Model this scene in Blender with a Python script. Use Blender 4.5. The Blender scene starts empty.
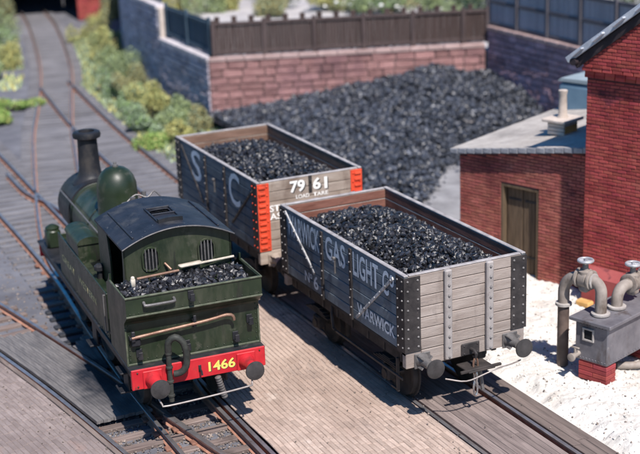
import bpy, bmesh, math, random
import numpy as np
from mathutils import Vector, Matrix, noise
rnd = random.Random(7)
nrs = np.random.default_rng(11)
R = math.radians
scene = bpy.context.scene
COL = scene.collection

# ------------------------------------------------------------------ camera, world, sun, exposure
yaw, pitch, roll = R(25.184), R(17.369), R(-2.176)
fwd = Vector((math.sin(yaw)*math.cos(pitch), math.cos(yaw)*math.cos(pitch), -math.sin(pitch)))
rgt0 = Vector((math.cos(yaw), -math.sin(yaw), 0)); up0 = rgt0.cross(fwd)
rgt = math.cos(roll)*rgt0 + math.sin(roll)*up0
up = -math.sin(roll)*rgt0 + math.cos(roll)*up0
cd = bpy.data.cameras.new('camera')
cam = bpy.data.objects.new('camera', cd); COL.objects.link(cam)
m = Matrix.Identity(4)
for i in range(3):
    m[i][0], m[i][1], m[i][2] = rgt[i], up[i], -fwd[i]
m.translation = Vector((-10.865, -17.48, 9.73))
cam.matrix_world = m
cd.sensor_width = 36; cd.lens = 73.49; cd.clip_start = .5; cd.clip_end = 600
cd.dof.use_dof = True; cd.dof.focus_distance = 21.0; cd.dof.aperture_fstop = .55
scene.camera = cam

SUN = Vector((-.045, -.71, 1.0)).normalized()
w = bpy.data.worlds.new("World"); scene.world = w; w.use_nodes = True
nt = w.node_tree; bg = nt.nodes['Background']
sk = nt.nodes.new('ShaderNodeTexSky'); sk.sky_type = 'NISHITA'; sk.sun_disc = False
sk.sun_elevation = math.asin(SUN.z); sk.sun_rotation = math.atan2(SUN.x, SUN.y)
sk.air_density = 1.0; sk.dust_density = .6; sk.ozone_density = 2.5
hv = nt.nodes.new('ShaderNodeHueSaturation'); hv.inputs['Saturation'].default_value = 1.5; nt.links.new(sk.outputs[0], hv.inputs['Color'])
nt.links.new(hv.outputs[0], bg.inputs[0]); bg.inputs[1].default_value = .095
sl = bpy.data.lights.new('sun', 'SUN'); sl.energy = 5.0; sl.angle = R(.8); sl.color = (1, .94, .89)
so = bpy.data.objects.new('sun', sl); COL.objects.link(so)
so.rotation_euler = (-SUN).to_track_quat('-Z', 'Y').to_euler(); so.location = SUN*60
scene.view_settings.view_transform = 'Standard'; scene.view_settings.look = 'None'
scene.view_settings.exposure = .42; scene.view_settings.gamma = 1
scene.render.engine = 'CYCLES'
scene.cycles.use_denoising = True
scene.cycles.max_bounces = 6

# ------------------------------------------------------------------ materials
def mat(name, c1, c2, scale=3., rough=.85, rand=0., tone=0., stretch=(1,1,1), bump=.2, bscale=None, speck=None,
        spec=.3, metal=0., wear=None, rvar=.1, detail=6., extra=None, hue=0., big=()):
    """two noise-mixed colours, per-object and per-face variation, specks, wear and fine relief"""
    M = bpy.data.materials.new(name); M.use_nodes = True
    n = M.node_tree.nodes; l = M.node_tree.links; p = n['Principled BSDF']
    tc = n.new('ShaderNodeTexCoord'); mp = n.new('ShaderNodeMapping'); mp.inputs['Scale'].default_value = stretch
    l.new(tc.outputs['Object'], mp.inputs[0])
    oi = n.new('ShaderNodeObjectInfo')
    vm = n.new('ShaderNodeVectorMath'); vm.operation = 'MULTIPLY_ADD'
    cx = n.new('ShaderNodeCombineXYZ')
    for i in range(3): l.new(oi.outputs['Random'], cx.inputs[i])
    l.new(cx.outputs[0], vm.inputs[0]); vm.inputs[1].default_value = (17, 31, 23); l.new(mp.outputs[0], vm.inputs[2])
    V = vm.outputs[0]
    def noise_(s, d=detail, r=.6):
        t = n.new('ShaderNodeTexNoise'); t.inputs['Scale'].default_value = s; t.inputs['Detail'].default_value = d
        t.inputs['Roughness'].default_value = r; l.new(V, t.inputs['Vector']); return t
    def ramp(src, a, b, ca=(0,0,0,1), cb=(1,1,1,1)):
        r = n.new('ShaderNodeValToRGB'); r.color_ramp.elements[0].position = a; r.color_ramp.elements[1].position = b
        r.color_ramp.elements[0].color = ca; r.color_ramp.elements[1].color = cb; l.new(src, r.inputs[0]); return r
    def mix(fac, a, b, mode='MIX'):
        x = n.new('ShaderNodeMix'); x.data_type = 'RGBA'; x.blend_type = mode
        for s, v in ((x.inputs['Factor'], fac), (x.inputs[6], a), (x.inputs[7], b)):
            if hasattr(v, 'type') and hasattr(v, 'is_linked'): l.new(v, s)
            elif isinstance(v, (int, float)): s.default_value = v
            else: s.default_value = tuple(v) + ((1,) if len(v) == 3 else ())
        return x.outputs[2]
    t1 = noise_(scale); r1 = ramp(t1.outputs['Fac'], .33, .67)
    c = mix(r1.outputs[0], c1, c2)
    if wear:                     # (colour, scale, threshold)
        t = noise_(wear[1], 8., .7); r = ramp(t.outputs['Fac'], wear[2], wear[2]+.08)
        c = mix(r.outputs[0], c, wear[0])
    if speck:
        t = noise_(speck[1], 2., .5); r = ramp(t.outputs['Fac'], speck[2], speck[2]+.03)
        c = mix(r.outputs[0], c, speck[0])
    if extra: c = extra(n, l, mix, ramp, c)
    for bc_, bs_, bt_, bw_, bst_ in big:                 # (colour, scale, threshold, width, stretch): stains in place coordinates, running across pieces
        ge = n.new('ShaderNodeNewGeometry'); bm_ = n.new('ShaderNodeMapping'); bm_.inputs['Scale'].default_value = bst_; l.new(ge.outputs['Position'], bm_.inputs[0])
        t = n.new('ShaderNodeTexNoise'); t.inputs['Scale'].default_value = bs_; t.inputs['Detail'].default_value = 7; t.inputs['Roughness'].default_value = .65; l.new(bm_.outputs[0], t.inputs['Vector'])
        rb = ramp(t.outputs['Fac'], bt_, bt_+bw_); c = mix(rb.outputs[0], c, bc_)
    if rand or tone or hue:
        hs = n.new('ShaderNodeHueSaturation'); l.new(c, hs.inputs['Color'])
        v = None
        if rand:
            mr = n.new('ShaderNodeMapRange'); l.new(oi.outputs['Random'], mr.inputs[0])
            mr.inputs[3].default_value = 1-rand; mr.inputs[4].default_value = 1+rand; v = mr.outputs[0]
        if tone:
            at = n.new('ShaderNodeAttribute'); at.attribute_name = 'tone'
            mr = n.new('ShaderNodeMapRange'); l.new(at.outputs['Fac'], mr.inputs[0])
            mr.inputs[3].default_value = 1-tone; mr.inputs[4].default_value = 1+tone
            if v is not None:
                q = n.new('ShaderNodeMath'); q.operation = 'MULTIPLY'; l.new(v, q.inputs[0]); l.new(mr.outputs[0], q.inputs[1]); v = q.outputs[0]
            else: v = mr.outputs[0]
        if v is not None: l.new(v, hs.inputs['Value'])
        if hue:
            at = n.new('ShaderNodeAttribute'); at.attribute_name = 'tone'
            sm = n.new('ShaderNodeMath'); sm.operation = 'ADD'
            l.new(at.outputs['Fac'], sm.inputs[0]); l.new(oi.outputs['Random'], sm.inputs[1])
            ml = n.new('ShaderNodeMath'); ml.operation = 'MULTIPLY'; l.new(sm.outputs[0], ml.inputs[0]); ml.inputs[1].default_value = 7.31
            fr = n.new('ShaderNodeMath'); fr.operation = 'FRACT'; l.new(ml.outputs[0], fr.inputs[0])
            mr = n.new('ShaderNodeMapRange'); l.new(fr.outputs[0], mr.inputs[0])
            mr.inputs[3].default_value = .5-hue; mr.inputs[4].default_value = .5+hue; l.new(mr.outputs[0], hs.inputs['Hue'])
        c = hs.outputs[0]
    l.new(c, p.inputs['Base Color'])
    rr = n.new('ShaderNodeMapRange'); t3 = noise_(scale*2.3); l.new(t3.outputs['Fac'], rr.inputs[0])
    rr.inputs[3].default_value = max(.05, rough-rvar); rr.inputs[4].default_value = min(1, rough+rvar); l.new(rr.outputs[0], p.inputs['Roughness'])
    p.inputs['Specular IOR Level'].default_value = spec; p.inputs['Metallic'].default_value = metal
    if bump:
        b = n.new('ShaderNodeBump'); b.inputs['Strength'].default_value = bump; b.inputs['Distance'].default_value = .02
        t4 = noise_(bscale or scale*6, 5., .65); l.new(t4.outputs['Fac'], b.inputs['Height']); l.new(b.outputs[0], p.inputs['Normal'])
    return M

def dark_patch(lx, ly, rx, ry):
    """near-black patch mixed into the board colour beside the track, with a ragged outline"""
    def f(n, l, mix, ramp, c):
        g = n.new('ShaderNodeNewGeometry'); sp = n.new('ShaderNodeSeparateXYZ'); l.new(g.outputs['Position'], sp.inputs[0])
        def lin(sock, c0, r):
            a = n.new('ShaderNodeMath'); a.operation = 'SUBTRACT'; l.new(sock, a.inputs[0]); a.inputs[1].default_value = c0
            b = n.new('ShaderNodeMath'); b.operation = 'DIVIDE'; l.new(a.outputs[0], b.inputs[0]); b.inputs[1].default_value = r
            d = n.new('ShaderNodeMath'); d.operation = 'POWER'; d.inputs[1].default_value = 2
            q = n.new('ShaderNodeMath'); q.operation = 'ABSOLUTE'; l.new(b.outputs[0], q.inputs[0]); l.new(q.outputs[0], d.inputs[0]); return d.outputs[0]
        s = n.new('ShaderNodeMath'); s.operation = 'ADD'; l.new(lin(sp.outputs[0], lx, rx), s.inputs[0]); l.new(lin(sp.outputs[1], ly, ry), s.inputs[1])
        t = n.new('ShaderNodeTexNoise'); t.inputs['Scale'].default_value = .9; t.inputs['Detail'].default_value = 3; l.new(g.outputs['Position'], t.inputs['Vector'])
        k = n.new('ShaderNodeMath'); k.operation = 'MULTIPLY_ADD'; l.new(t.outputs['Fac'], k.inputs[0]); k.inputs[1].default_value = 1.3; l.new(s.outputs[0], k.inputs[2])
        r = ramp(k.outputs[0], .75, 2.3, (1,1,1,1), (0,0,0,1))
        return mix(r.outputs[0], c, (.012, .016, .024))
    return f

m_coal = mat('coal', (.006,.006,.008), (.028,.028,.033), 9, .36, tone=.85, bump=.3, bscale=40, spec=.7, rvar=.26, speck=((.10,.09,.08), 6, .72))
m_heap = mat('heap_coal', (.013,.016,.023), (.060,.067,.085), 4, .42, tone=.9, bump=.3, bscale=30, spec=.6, rvar=.22, speck=((.22,.20,.19), 3.4, .70))
m_rust = mat('rail_rust', (.26,.125,.08), (.42,.22,.155), 6, .9, bump=.4)
m_steel = mat('rail_steel', (.34,.31,.30), (.52,.49,.48), 4, .36, metal=.8, bump=.1, wear=((.16,.10,.07), 5, .62))
m_sleeper = mat('sleeper_wood', (.125,.122,.132), (.205,.20,.212), 3, .9, rand=.14, stretch=(1,7,4), bump=.5, bscale=12, big=(((.085,.083,.09),.5,.54,.18,(1,1,1)),))
m_brownsleeper = mat('brown_sleeper', (.125,.092,.082), (.23,.18,.16), 3, .9, rand=.25, stretch=(1,7,4), bump=.5, bscale=12, big=(((.07,.055,.05),1.2,.54,.14,(1,1,1)),))
m_chair = mat('rail_chair_iron', (.16,.075,.05), (.27,.14,.10), 7, .9)
m_ash = mat('ash_ground', (.105,.106,.122), (.175,.176,.196), 1.3, .95, bump=.9, bscale=22, wear=((.10,.085,.08), 2.2, .60), spec=.15, big=(((.10,.10,.115),.35,.54,.18,(1,1,1)), ((.19,.18,.175),.8,.62,.12,(1,1,1))))
m_ballast = mat('ballast', (.10,.08,.068), (.30,.25,.215), 8, .95, tone=.5, bump=.3)
m_white = mat('white_ash', (.55,.52,.475), (.71,.68,.635), 2.2, .95, bump=.8, bscale=26, spec=.1, wear=((.42,.37,.31), 2.6, .66), big=(((.50,.46,.41),.9,.56,.14,(1,1,1)), ((.36,.32,.28),2.6,.64,.08,(1,1,1))))
m_path = mat('cinder_path', (.21,.205,.21), (.31,.305,.31), 2, .95, bump=.7, bscale=25, spec=.15, big=(((.17,.165,.17),.7,.52,.15,(1,1,1)),))
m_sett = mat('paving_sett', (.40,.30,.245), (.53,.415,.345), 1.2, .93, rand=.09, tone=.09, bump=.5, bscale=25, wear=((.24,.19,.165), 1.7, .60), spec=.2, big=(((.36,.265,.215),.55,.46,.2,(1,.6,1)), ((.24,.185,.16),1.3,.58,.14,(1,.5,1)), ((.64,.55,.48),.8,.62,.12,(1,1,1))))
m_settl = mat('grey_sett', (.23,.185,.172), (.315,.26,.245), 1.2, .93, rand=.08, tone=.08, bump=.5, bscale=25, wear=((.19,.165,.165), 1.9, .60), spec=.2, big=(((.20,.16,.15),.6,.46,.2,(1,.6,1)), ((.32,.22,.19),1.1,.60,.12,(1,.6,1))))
m_joint = mat('paving_joint', (.29,.225,.19), (.38,.305,.26), 5, .95, bump=.4)
m_board = mat('weathered_board', (.165,.13,.12), (.28,.225,.205), 3, .9, rand=.2, stretch=(6,.5,4), bump=.5, bscale=10, wear=((.085,.066,.062), 3, .62), big=(((.10,.08,.075),.9,.55,.15,(2,.5,1)),))
m_panel = mat('dark_board', (.115,.108,.108), (.20,.185,.178), 2.5, .62, rand=.05, stretch=(6,.5,4), bump=.4, bscale=10, extra=dark_patch(-5.05, 4.4, 1.15, 3.0), spec=.4, big=(((.075,.07,.072),.9,.50,.18,(1.5,.5,1)),))  # grey-brown boards with a near-black patch blended over them
m_darksleeper = mat('dark_sleeper', (.018,.020,.026), (.05,.05,.055), 3, .6, rand=.2, stretch=(1,7,4), bump=.5)  # near-black sleepers for one stretch of the main track
m_kerb = mat('kerb_strip', (.12,.095,.085), (.21,.165,.145), 2, .9, rand=.15, stretch=(5,.5,3), bump=.5, bscale=9)
# loco
m_green = mat('loco_green', (.009,.017,.008), (.021,.033,.015), 1.6, .42, bump=.06, bscale=20, wear=((.06,.062,.045), 2.4, .58), rvar=.2, spec=.5, big=(((.045,.050,.032),1.6,.52,.14,(1,1,.35)), ((.014,.014,.012),2.2,.58,.12,(2,2,.3)), ((.11,.105,.085),6,.68,.06,(1,1,.5))))
m_greenworn = mat('worn_green_edge', (.045,.060,.035), (.12,.125,.09), 7, .5, bump=.15)
m_black = mat('loco_black', (.010,.011,.014), (.026,.026,.030), 3, .5, bump=.12, bscale=25, wear=((.06,.055,.055), 4, .64), rvar=.15, big=(((.045,.04,.037),2.5,.56,.12,(1,1,.5)),))
m_roof = mat('cab_roof_paint', (.012,.014,.021), (.026,.029,.040), 3, .5, bump=.12, bscale=30, speck=((.30,.29,.30), 26, .735), wear=((.085,.085,.09), 3, .66), big=(((.055,.055,.058),1.8,.54,.14,(1,1,1)), ((.15,.145,.145),9,.67,.05,(1,1,1))))
m_red = mat('buffer_beam_red', (.44,.012,.022), (.54,.030,.035), 3, .5, bump=.08, wear=((.30,.04,.035), 5, .62), big=(((.24,.02,.022),2.6,.55,.14,(1,1,.4)), ((.10,.03,.028),5,.66,.07,(1,1,.5))))
m_steelgrey = mat('worn_steel', (.10,.095,.095), (.19,.18,.175), 6, .5, metal=.35, bump=.25, bscale=30)
m_bufhead = mat('buffer_face', (.028,.026,.026), (.06,.055,.055), 5, .55, bump=.2)
m_yellow = mat('number_yellow', (.74,.56,.10), (.80,.64,.16), 9, .6, bump=0)
m_gold = mat('lettering_gold', (.55,.46,.22), (.68,.58,.32), 9, .7, bump=0)
m_brass = mat('copper_rod', (.18,.10,.07), (.32,.20,.145), 6, .45, metal=.4)
m_palewood = mat('pale_stick', (.36,.31,.25), (.58,.53,.45), 8, .8)
m_hose = mat('rubber_hose', (.020,.022,.020), (.05,.052,.045), 8, .6)
m_glass = mat('dark_pane', (.010,.012,.014), (.02,.022,.025), 3, .12, bump=0)
m_pale_rod = mat('pale_wire', (.22,.19,.175), (.34,.31,.29), 8, .4, metal=.3, bump=0)
# wagons
m_wside = mat('wagon_grey_shaded', (.11,.135,.16), (.17,.20,.225), 2, .75, rand=.10, stretch=(4,.7,4), bump=.35, bscale=9, wear=((.25,.255,.26), 3.2, .645), big=(((.07,.075,.082),1.5,.52,.15,(1,1,.4)), ((.24,.26,.28),4.5,.63,.08,(1,1.6,.5))))  # side copy of the wagon grey, blue shade put into its colour
m_wend = mat('wagon_grey_sunlit', (.245,.20,.175), (.345,.295,.265), 2.2, .85, rand=.08, stretch=(.7,4,4), bump=.4, bscale=9, wear=((.19,.16,.15), 2.8, .60), big=(((.17,.14,.125),1.8,.54,.15,(1,1,.35)), ((.11,.085,.075),4,.64,.08,(1.6,1,.35))))  # end copy of the same grey, lightened and warmed as if sunlit
m_win = mat('wagon_inside_red', (.15,.060,.042), (.25,.115,.085), 2.4, .9, rand=.1, stretch=(.7,.7,4), bump=.4, bscale=9, wear=((.10,.06,.05), 2.5, .62))
m_winb = mat('wagon_inside_brown', (.13,.075,.052), (.22,.135,.10), 2.4, .9, rand=.1, stretch=(.7,.7,4), bump=.4, bscale=9)
m_wrim = mat('worn_rim', (.24,.22,.22), (.42,.395,.39), 5, .7, bump=.25)
m_iron = mat('wagon_iron', (.018,.016,.017), (.05,.044,.043), 4, .6, bump=.25, wear=((.20,.16,.145), 5, .64))
m_irong = mat('grey_stanchion', (.25,.225,.215), (.36,.33,.315), 4, .7, bump=.2, wear=((.17,.14,.13), 5, .62))
m_strap = mat('sunlit_tie', (.16,.155,.155), (.62,.61,.60), 7, .6, bump=.2)  # whitish mix paints in the light the diagonal ties catch
m_rivet = mat('worn_rivet', (.13,.12,.117), (.26,.245,.24), 9, .5, metal=.2, bump=0)
m_letter = mat('faded_white_lettering', (.52,.56,.60), (.72,.75,.78), 6, .85, bump=0, wear=((.17,.19,.21), 7, .60))
m_letterw = mat('white_lettering', (.78,.76,.72), (.86,.84,.80), 6, .8, bump=0)
m_lettershade = mat('lettering_shade', (.03,.03,.03), (.06,.055,.05), 6, .8, bump=0)
m_2side = mat('wagon_slate', (.07,.095,.12), (.115,.145,.175), 2, .7, rand=.1, stretch=(4,.7,4), bump=.35, bscale=9, wear=((.16,.17,.18), 3.4, .66), big=(((.035,.045,.06),1.5,.52,.15,(1,1,.4)), ((.18,.20,.22),4.5,.64,.08,(1,1.6,.5))))
m_2end = mat('wagon_end_brown', (.25,.195,.155), (.37,.31,.26), 2.2, .88, rand=.1, stretch=(.7,4,4), bump=.4, bscale=9, wear=((.17,.12,.095), 2.8, .60), big=(((.15,.105,.08),1.8,.54,.15,(1,1,.35)),))
m_orange = mat('orange_plate', (.58,.05,.02), (.70,.085,.035), 4, .6, bump=.15, wear=((.40,.06,.03), 6, .62), big=(((.33,.055,.028),2.5,.55,.12,(1,1,.5)),))
m_chain = mat('bright_chain', (.32,.31,.31), (.6,.6,.6), 9, .28, metal=.8, bump=0)
m_under = mat('underframe', (.020,.018,.018), (.055,.046,.042), 4, .8, bump=.3)
# buildings
m_brick = mat('red_brick', (.27,.042,.042), (.40,.085,.072), 2.5, .85, tone=.22, hue=.006, bump=.3, bscale=30, spec=.2, wear=((.13,.03,.038), .9, .62), big=(((.20,.034,.038),.55,.54,.2,(1,1,.7)), ((.38,.11,.09),1.1,.62,.12,(1,1,1))))
m_bricks = mat('shed_brick', (.25,.066,.054), (.38,.13,.10), 2.5, .88, tone=.2, hue=.006, bump=.3, bscale=30, spec=.2, wear=((.15,.05,.05), .9, .62), big=(((.15,.042,.042),.55,.52,.2,(1,1,.7)), ((.34,.14,.11),1.1,.61,.12,(1,1,1))))
m_mortar = mat('brick_mortar', (.075,.028,.032), (.12,.05,.052), 6, .95, bump=.3)
m_plinth = mat('plinth_render', (.27,.055,.055), (.36,.09,.085), 2, .85, bump=.2, wear=((.16,.04,.045), 2, .6))
m_slate = mat('slate', (.38,.41,.47), (.54,.57,.62), 3, .6, rand=.2, bump=.3)
m_shroof = mat('shed_roof_felt', (.34,.305,.275), (.47,.43,.395), 3, .9, bump=.6, bscale=26, wear=((.34,.32,.33), 3.5, .62), big=(((.27,.245,.225),.9,.50,.16,(1,1,1)), ((.58,.55,.52),22,.60,.06,(1,1,1))))
m_fascia = mat('lead_edge', (.20,.205,.225), (.34,.34,.36), 6, .7, bump=.4)
m_door = mat('shed_door_wood', (.075,.052,.034), (.145,.10,.065), 3, .85, rand=.15, stretch=(6,6,.6), bump=.4, bscale=9)
m_doorframe = mat('door_frame_wood', (.085,.058,.036), (.15,.105,.065), 4, .85, stretch=(5,5,.6))
m_darkwood = mat('dark_bargeboard', (.018,.014,.018), (.04,.03,.034), 4, .7)
m_chimney = mat('chimney_stone', (.45,.38,.33), (.60,.52,.46), 5, .9, bump=.4, rand=.12)
m_buff = mat('buff_brick', (.42,.23,.07), (.58,.36,.14), 5, .9, bump=.3, rand=.1)
m_pinkstone = mat('pink_stone', (.24,.125,.12), (.37,.21,.195), 1.8, .92, rand=.20, tone=.18, bump=.6, bscale=14, spec=.15, wear=((.26,.15,.15), 2.2, .60), big=(((.20,.11,.115),.7,.52,.16,(1,1,.6)),))
m_cope = mat('coping_stone', (.32,.22,.205), (.44,.32,.30), 2, .92, rand=.12, bump=.5, bscale=16)
m_copeg = mat('pale_coping', (.42,.38,.40), (.58,.54,.55), 2, .92, rand=.1, bump=.5, bscale=16)
m_greystone = mat('mauve_stone', (.34,.31,.36), (.52,.46,.50), 1.8, .92, rand=.20, tone=.2, bump=.6, bscale=14, spec=.15)
m_purplestone = mat('purple_stone', (.33,.205,.235), (.47,.32,.345), 1.8, .92, rand=.25, tone=.2, bump=.6, bscale=14, spec=.15)
m_smortar = mat('stone_mortar', (.10,.07,.07), (.16,.115,.11), 4, .95, bump=.4)
m_fence = mat('brown_fence', (.040,.027,.025), (.078,.054,.048), 3, .9, rand=.14, stretch=(5,5,.6), bump=.2, bscale=9)
m_fenceg = mat('grey_fence', (.30,.28,.31), (.43,.41,.44), 3, .9, rand=.15, stretch=(5,5,.6), bump=.4, bscale=9)
m_fencep = mat('fence_post_brown', (.055,.040,.040), (.10,.074,.07), 3, .9, rand=.1, stretch=(5,5,.6))
m_fencegp = mat('fence_post_grey', (.085,.08,.09), (.14,.13,.145), 3, .9, rand=.1, stretch=(5,5,.6))
m_fenceb = mat('dark_blue_fence', (.03,.055,.08), (.06,.095,.13), 3, .85, rand=.18, stretch=(5,5,.6), bump=.4, bscale=9)
m_bluebox = mat('blue_render', (.10,.175,.245), (.15,.235,.31), 1.5, .8, bump=.2, bscale=15)
m_bluelid = mat('pale_blue_lid', (.20,.25,.28), (.28,.33,.36), 2, .8, bump=.2)
m_soot = mat('sooty_brick', (.02,.017,.017), (.045,.038,.036), 3, .95, tone=.3, bump=.3)
m_yard = mat('pale_street', (.34,.32,.32), (.50,.475,.47), .8, .95, bump=.4, bscale=14, wear=((.33,.31,.33), .7, .58))
m_tank = mat('grey_iron_tank', (.12,.115,.13), (.21,.20,.215), 2.6, .55, metal=.25, bump=.2, bscale=24, wear=((.34,.31,.30), 6, .64), rvar=.15, big=(((.09,.07,.065),2.6,.56,.12,(1,1,.4)),))
m_pipe = mat('cream_grey_pipe', (.20,.168,.145), (.34,.295,.26), 3, .6, bump=.2, wear=((.24,.19,.16), 3.2, .62), big=(((.12,.09,.07),3,.52,.14,(1,1,.5)),))
m_piped = mat('rusty_pipe', (.075,.055,.048), (.15,.11,.093), 3.5, .6, bump=.25)
m_flange = mat('pale_flange', (.28,.25,.235), (.44,.41,.38), 5, .6, bump=.2)
m_wheel = mat('pale_handwheel', (.30,.30,.32), (.50,.50,.52), 6, .4, metal=.3, bump=.1)
m_leafs = [mat('leaf_'+nm, a, b, 3, .8, tone=.55, bump=0, spec=.2) for nm, a, b in (
    ('yellow', (.36,.335,.11), (.54,.51,.21)), ('green', (.19,.245,.10), (.33,.39,.19)),
    ('olive', (.23,.21,.09), (.36,.33,.16)), ('bluegreen', (.20,.27,.17), (.36,.43,.29)), ('bright', (.16,.27,.06), (.27,.40,.12)), ('dark', (.018,.05,.035), (.04,.09,.06)))]
m_stem = mat('twig', (.06,.045,.03), (.12,.09,.06), 5, .9)
m_flower = mat('white_flower', (.75,.76,.74), (.85,.85,.82), 5, .8, bump=0)

# ------------------------------------------------------------------ geometry helpers
class G:
    """collects shapes and links them as ONE mesh object"""
    def __init__(s): s.v = []; s.f = []; s.mi = []; s.tone = []
    def add(s, vs, fs, mi=0, tone=None, X=None):
        o = len(s.v); t = rnd.random() if tone is None else tone
        s.v += [tuple(X @ Vector(v)) if X is not None else tuple(v) for v in vs]
        for f in fs: s.f.append(tuple(i+o for i in f)); s.mi.append(mi); s.tone.append(t)
    def box(s, c, d, b=0., mi=0, X=None, tone=None):
        """box, centre c, full size d, chamfer b"""
        hx, hy, hz = d[0]/2, d[1]/2, d[2]/2
        T = Matrix.Translation(c)
        if X is not None: T = X @ T
        if b <= 0:
            v = [(x*hx, y*hy, z*hz) for x in (-1,1) for y in (-1,1) for z in (-1,1)]
            f = [(0,1,3,2),(4,6,7,5),(0,4,5,1),(2,3,7,6),(0,2,6,4),(1,5,7,3)]
        else:
            b = min(b, .45*min(d)); v = []; idx = {}
            for x in (-1,1):
                for y in (-1,1):
                    for z in (-1,1):
                        for k in range(3):
                            q = [x*(hx-b), y*(hy-b), z*(hz-b)]; q[k] += (x,y,z)[k]*b
                            idx[x,y,z,k] = len(v); v.append(q)
            f = []
            for k in range(3):
                a, c_ = (k+1)%3, (k+2)%3
                for sg in (-1,1):
                    q = []
                    for p, r in ((-1,-1),(1,-1),(1,1),(-1,1)):
                        t = [0,0,0]; t[k] = sg; t[a] = p; t[c_] = r; q.append(idx[t[0],t[1],t[2],k])
                    f.append(tuple(q if sg > 0 else q[::-1]))
                for p in (-1,1):
                    for r in (-1,1):           # edge along axis k
                        t0 = [0,0,0]; t0[k] = -1; t0[a] = p; t0[c_] = r; t1 = list(t0); t1[k] = 1
                        q = [idx[(*t0, a)], idx[(*t1, a)], idx[(*t1, c_)], idx[(*t0, c_)]]
                        f.append(tuple(q if p*r < 0 else q[::-1]))
            for x in (-1,1):
                for y in (-1,1):
                    for z in (-1,1):
                        q = [idx[x,y,z,0], idx[x,y,z,1], idx[x,y,z,2]]
                        f.append(tuple(q if x*y*z > 0 else q[::-1]))
        s.add(v, f, mi, tone, T); return s
    def prism(s, poly, x0, x1, mi=0, axis=0, X=None):
        """polygon in the two other axes extruded along axis"""
        n = len(poly); v = []
        for e in (x0, x1):
            for a, b in poly:
                q = [a, b]; q.insert(axis, e); v.append(q)
        f = [tuple(range(n))[::-1], tuple(range(n, 2*n))] + [(i, (i+1)%n, n+(i+1)%n, n+i) for i in range(n)]
        s.add(v, f, mi, None, X); return s
    def lathe(s, o, ax, prof, n=24, mi=0, X=None):
        """profile [(distance along axis, radius)] turned about axis ax through o"""
        ax = Vector(ax).normalized(); q = ax.to_track_quat('Z', 'Y'); o = Vector(o); v = []
        for h, r in prof:
            for k in range(n):
                a = 2*math.pi*k/n; v.append(o + q @ Vector((r*math.cos(a), r*math.sin(a), h)))
        f = []
        for i in range(len(prof)-1):
            for k in range(n):
                k2 = (k+1)%n; f.append((i*n+k, i*n+k2, (i+1)*n+k2, (i+1)*n+k))
        f.append(tuple(range(n))[::-1]); f.append(tuple((len(prof)-1)*n+k for k in range(n)))
        s.add(v, f, mi, None, X); return s
    def cyl(s, a, b, r, r2=None, n=12, mi=0, X=None):
        a, b = Vector(a), Vector(b); L = (b-a).length
        return s.lathe(a, b-a, [(0, r), (L, r if r2 is None else r2)], n, mi, X)
    def tube(s, pts, r, n=8, mi=0, X=None, closed=False):
        P = [Vector(p) for p in pts]; N = len(P); v = []; u = None
        for i, p in enumerate(P):
            t = (P[(i+1)%N]-P[i-1]) if closed else (P[min(i+1, N-1)]-P[max(i-1, 0)])
            t.normalize()
            if u is None: u = t.orthogonal().normalized()
            u = (u - t*u.dot(t)).normalized(); w_ = t.cross(u)
            for k in range(n):
                a = 2*math.pi*k/n; v.append(p + r*(math.cos(a)*u + math.sin(a)*w_))
        f = []
        for i in range(N if closed else N-1):
            j = (i+1)%N
            for k in range(n):
                k2 = (k+1)%n; f.append((i*n+k, i*n+k2, j*n+k2, j*n+k))
        if not closed: f += [tuple(range(n))[::-1], tuple((N-1)*n+k for k in range(n))]
        s.add(v, f, mi, None, X); return s
    def rivet(s, p, nrm, r=.018, mi=0):
        return s.lathe(p, nrm, [(-.004, r), (r*.5, r*.8), (r*.85, r*.3)], 6, mi)
    def build(s, name, mats, parent=None, smooth=None, stuff=False):
        me = bpy.data.meshes.new(name); me.from_pydata(s.v, [], s.f)
        for q in (mats if isinstance(mats, (list, tuple)) else [mats]): me.materials.append(q)
        me.polygons.foreach_set('material_index', s.mi)
        a = me.attributes.new('tone', 'FLOAT', 'FACE'); a.data.foreach_set('value', s.tone)
        if smooth:
            me.polygons.foreach_set('use_smooth', [True]*len(s.f)); me.set_sharp_from_angle(angle=R(smooth))
        me.update(); o = bpy.data.objects.new(name, me); COL.objects.link(o)
        if parent is not None: o.parent = parent
        if stuff: o['kind'] = 'stuff'
        return o
def tag(o, label, cat, group=None):
    o['label'] = label; o['category'] = cat
    if group: o['group'] = group
    return o
def empty(name, label, cat, loc=(0,0,0), rz=0., group=None):
    o = bpy.data.objects.new(name, None); COL.objects.link(o); o.location = loc; o.rotation_euler = (0,0,rz); o.empty_display_size = .2
    return tag(o, label, cat, group)
def structure(o): o['kind'] = 'structure'; return o
def copy_obj(o, parent=None):
    c = o.copy(); COL.objects.link(c); c.parent = parent; return c
def curve(pts, step=.5):
    """Catmull-Rom through points, resampled"""
    P = [Vector((*p, 0)) if len(p) == 2 else Vector(p) for p in pts]
    P = [P[0]*2-P[1]] + P + [P[-1]*2-P[-2]]; out = []
    for i in range(1, len(P)-2):
        a, b, c, d = P[i-1:i+3]; n = max(2, int((c-b).length/step))
        for k in range(n):
            t = k/n; out.append(.5*((2*b)+(c-a)*t+(2*a-5*b+4*c-d)*t*t+(3*b-a-3*c+d)*t**3))
    out.append(P[-2]); return out
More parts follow.
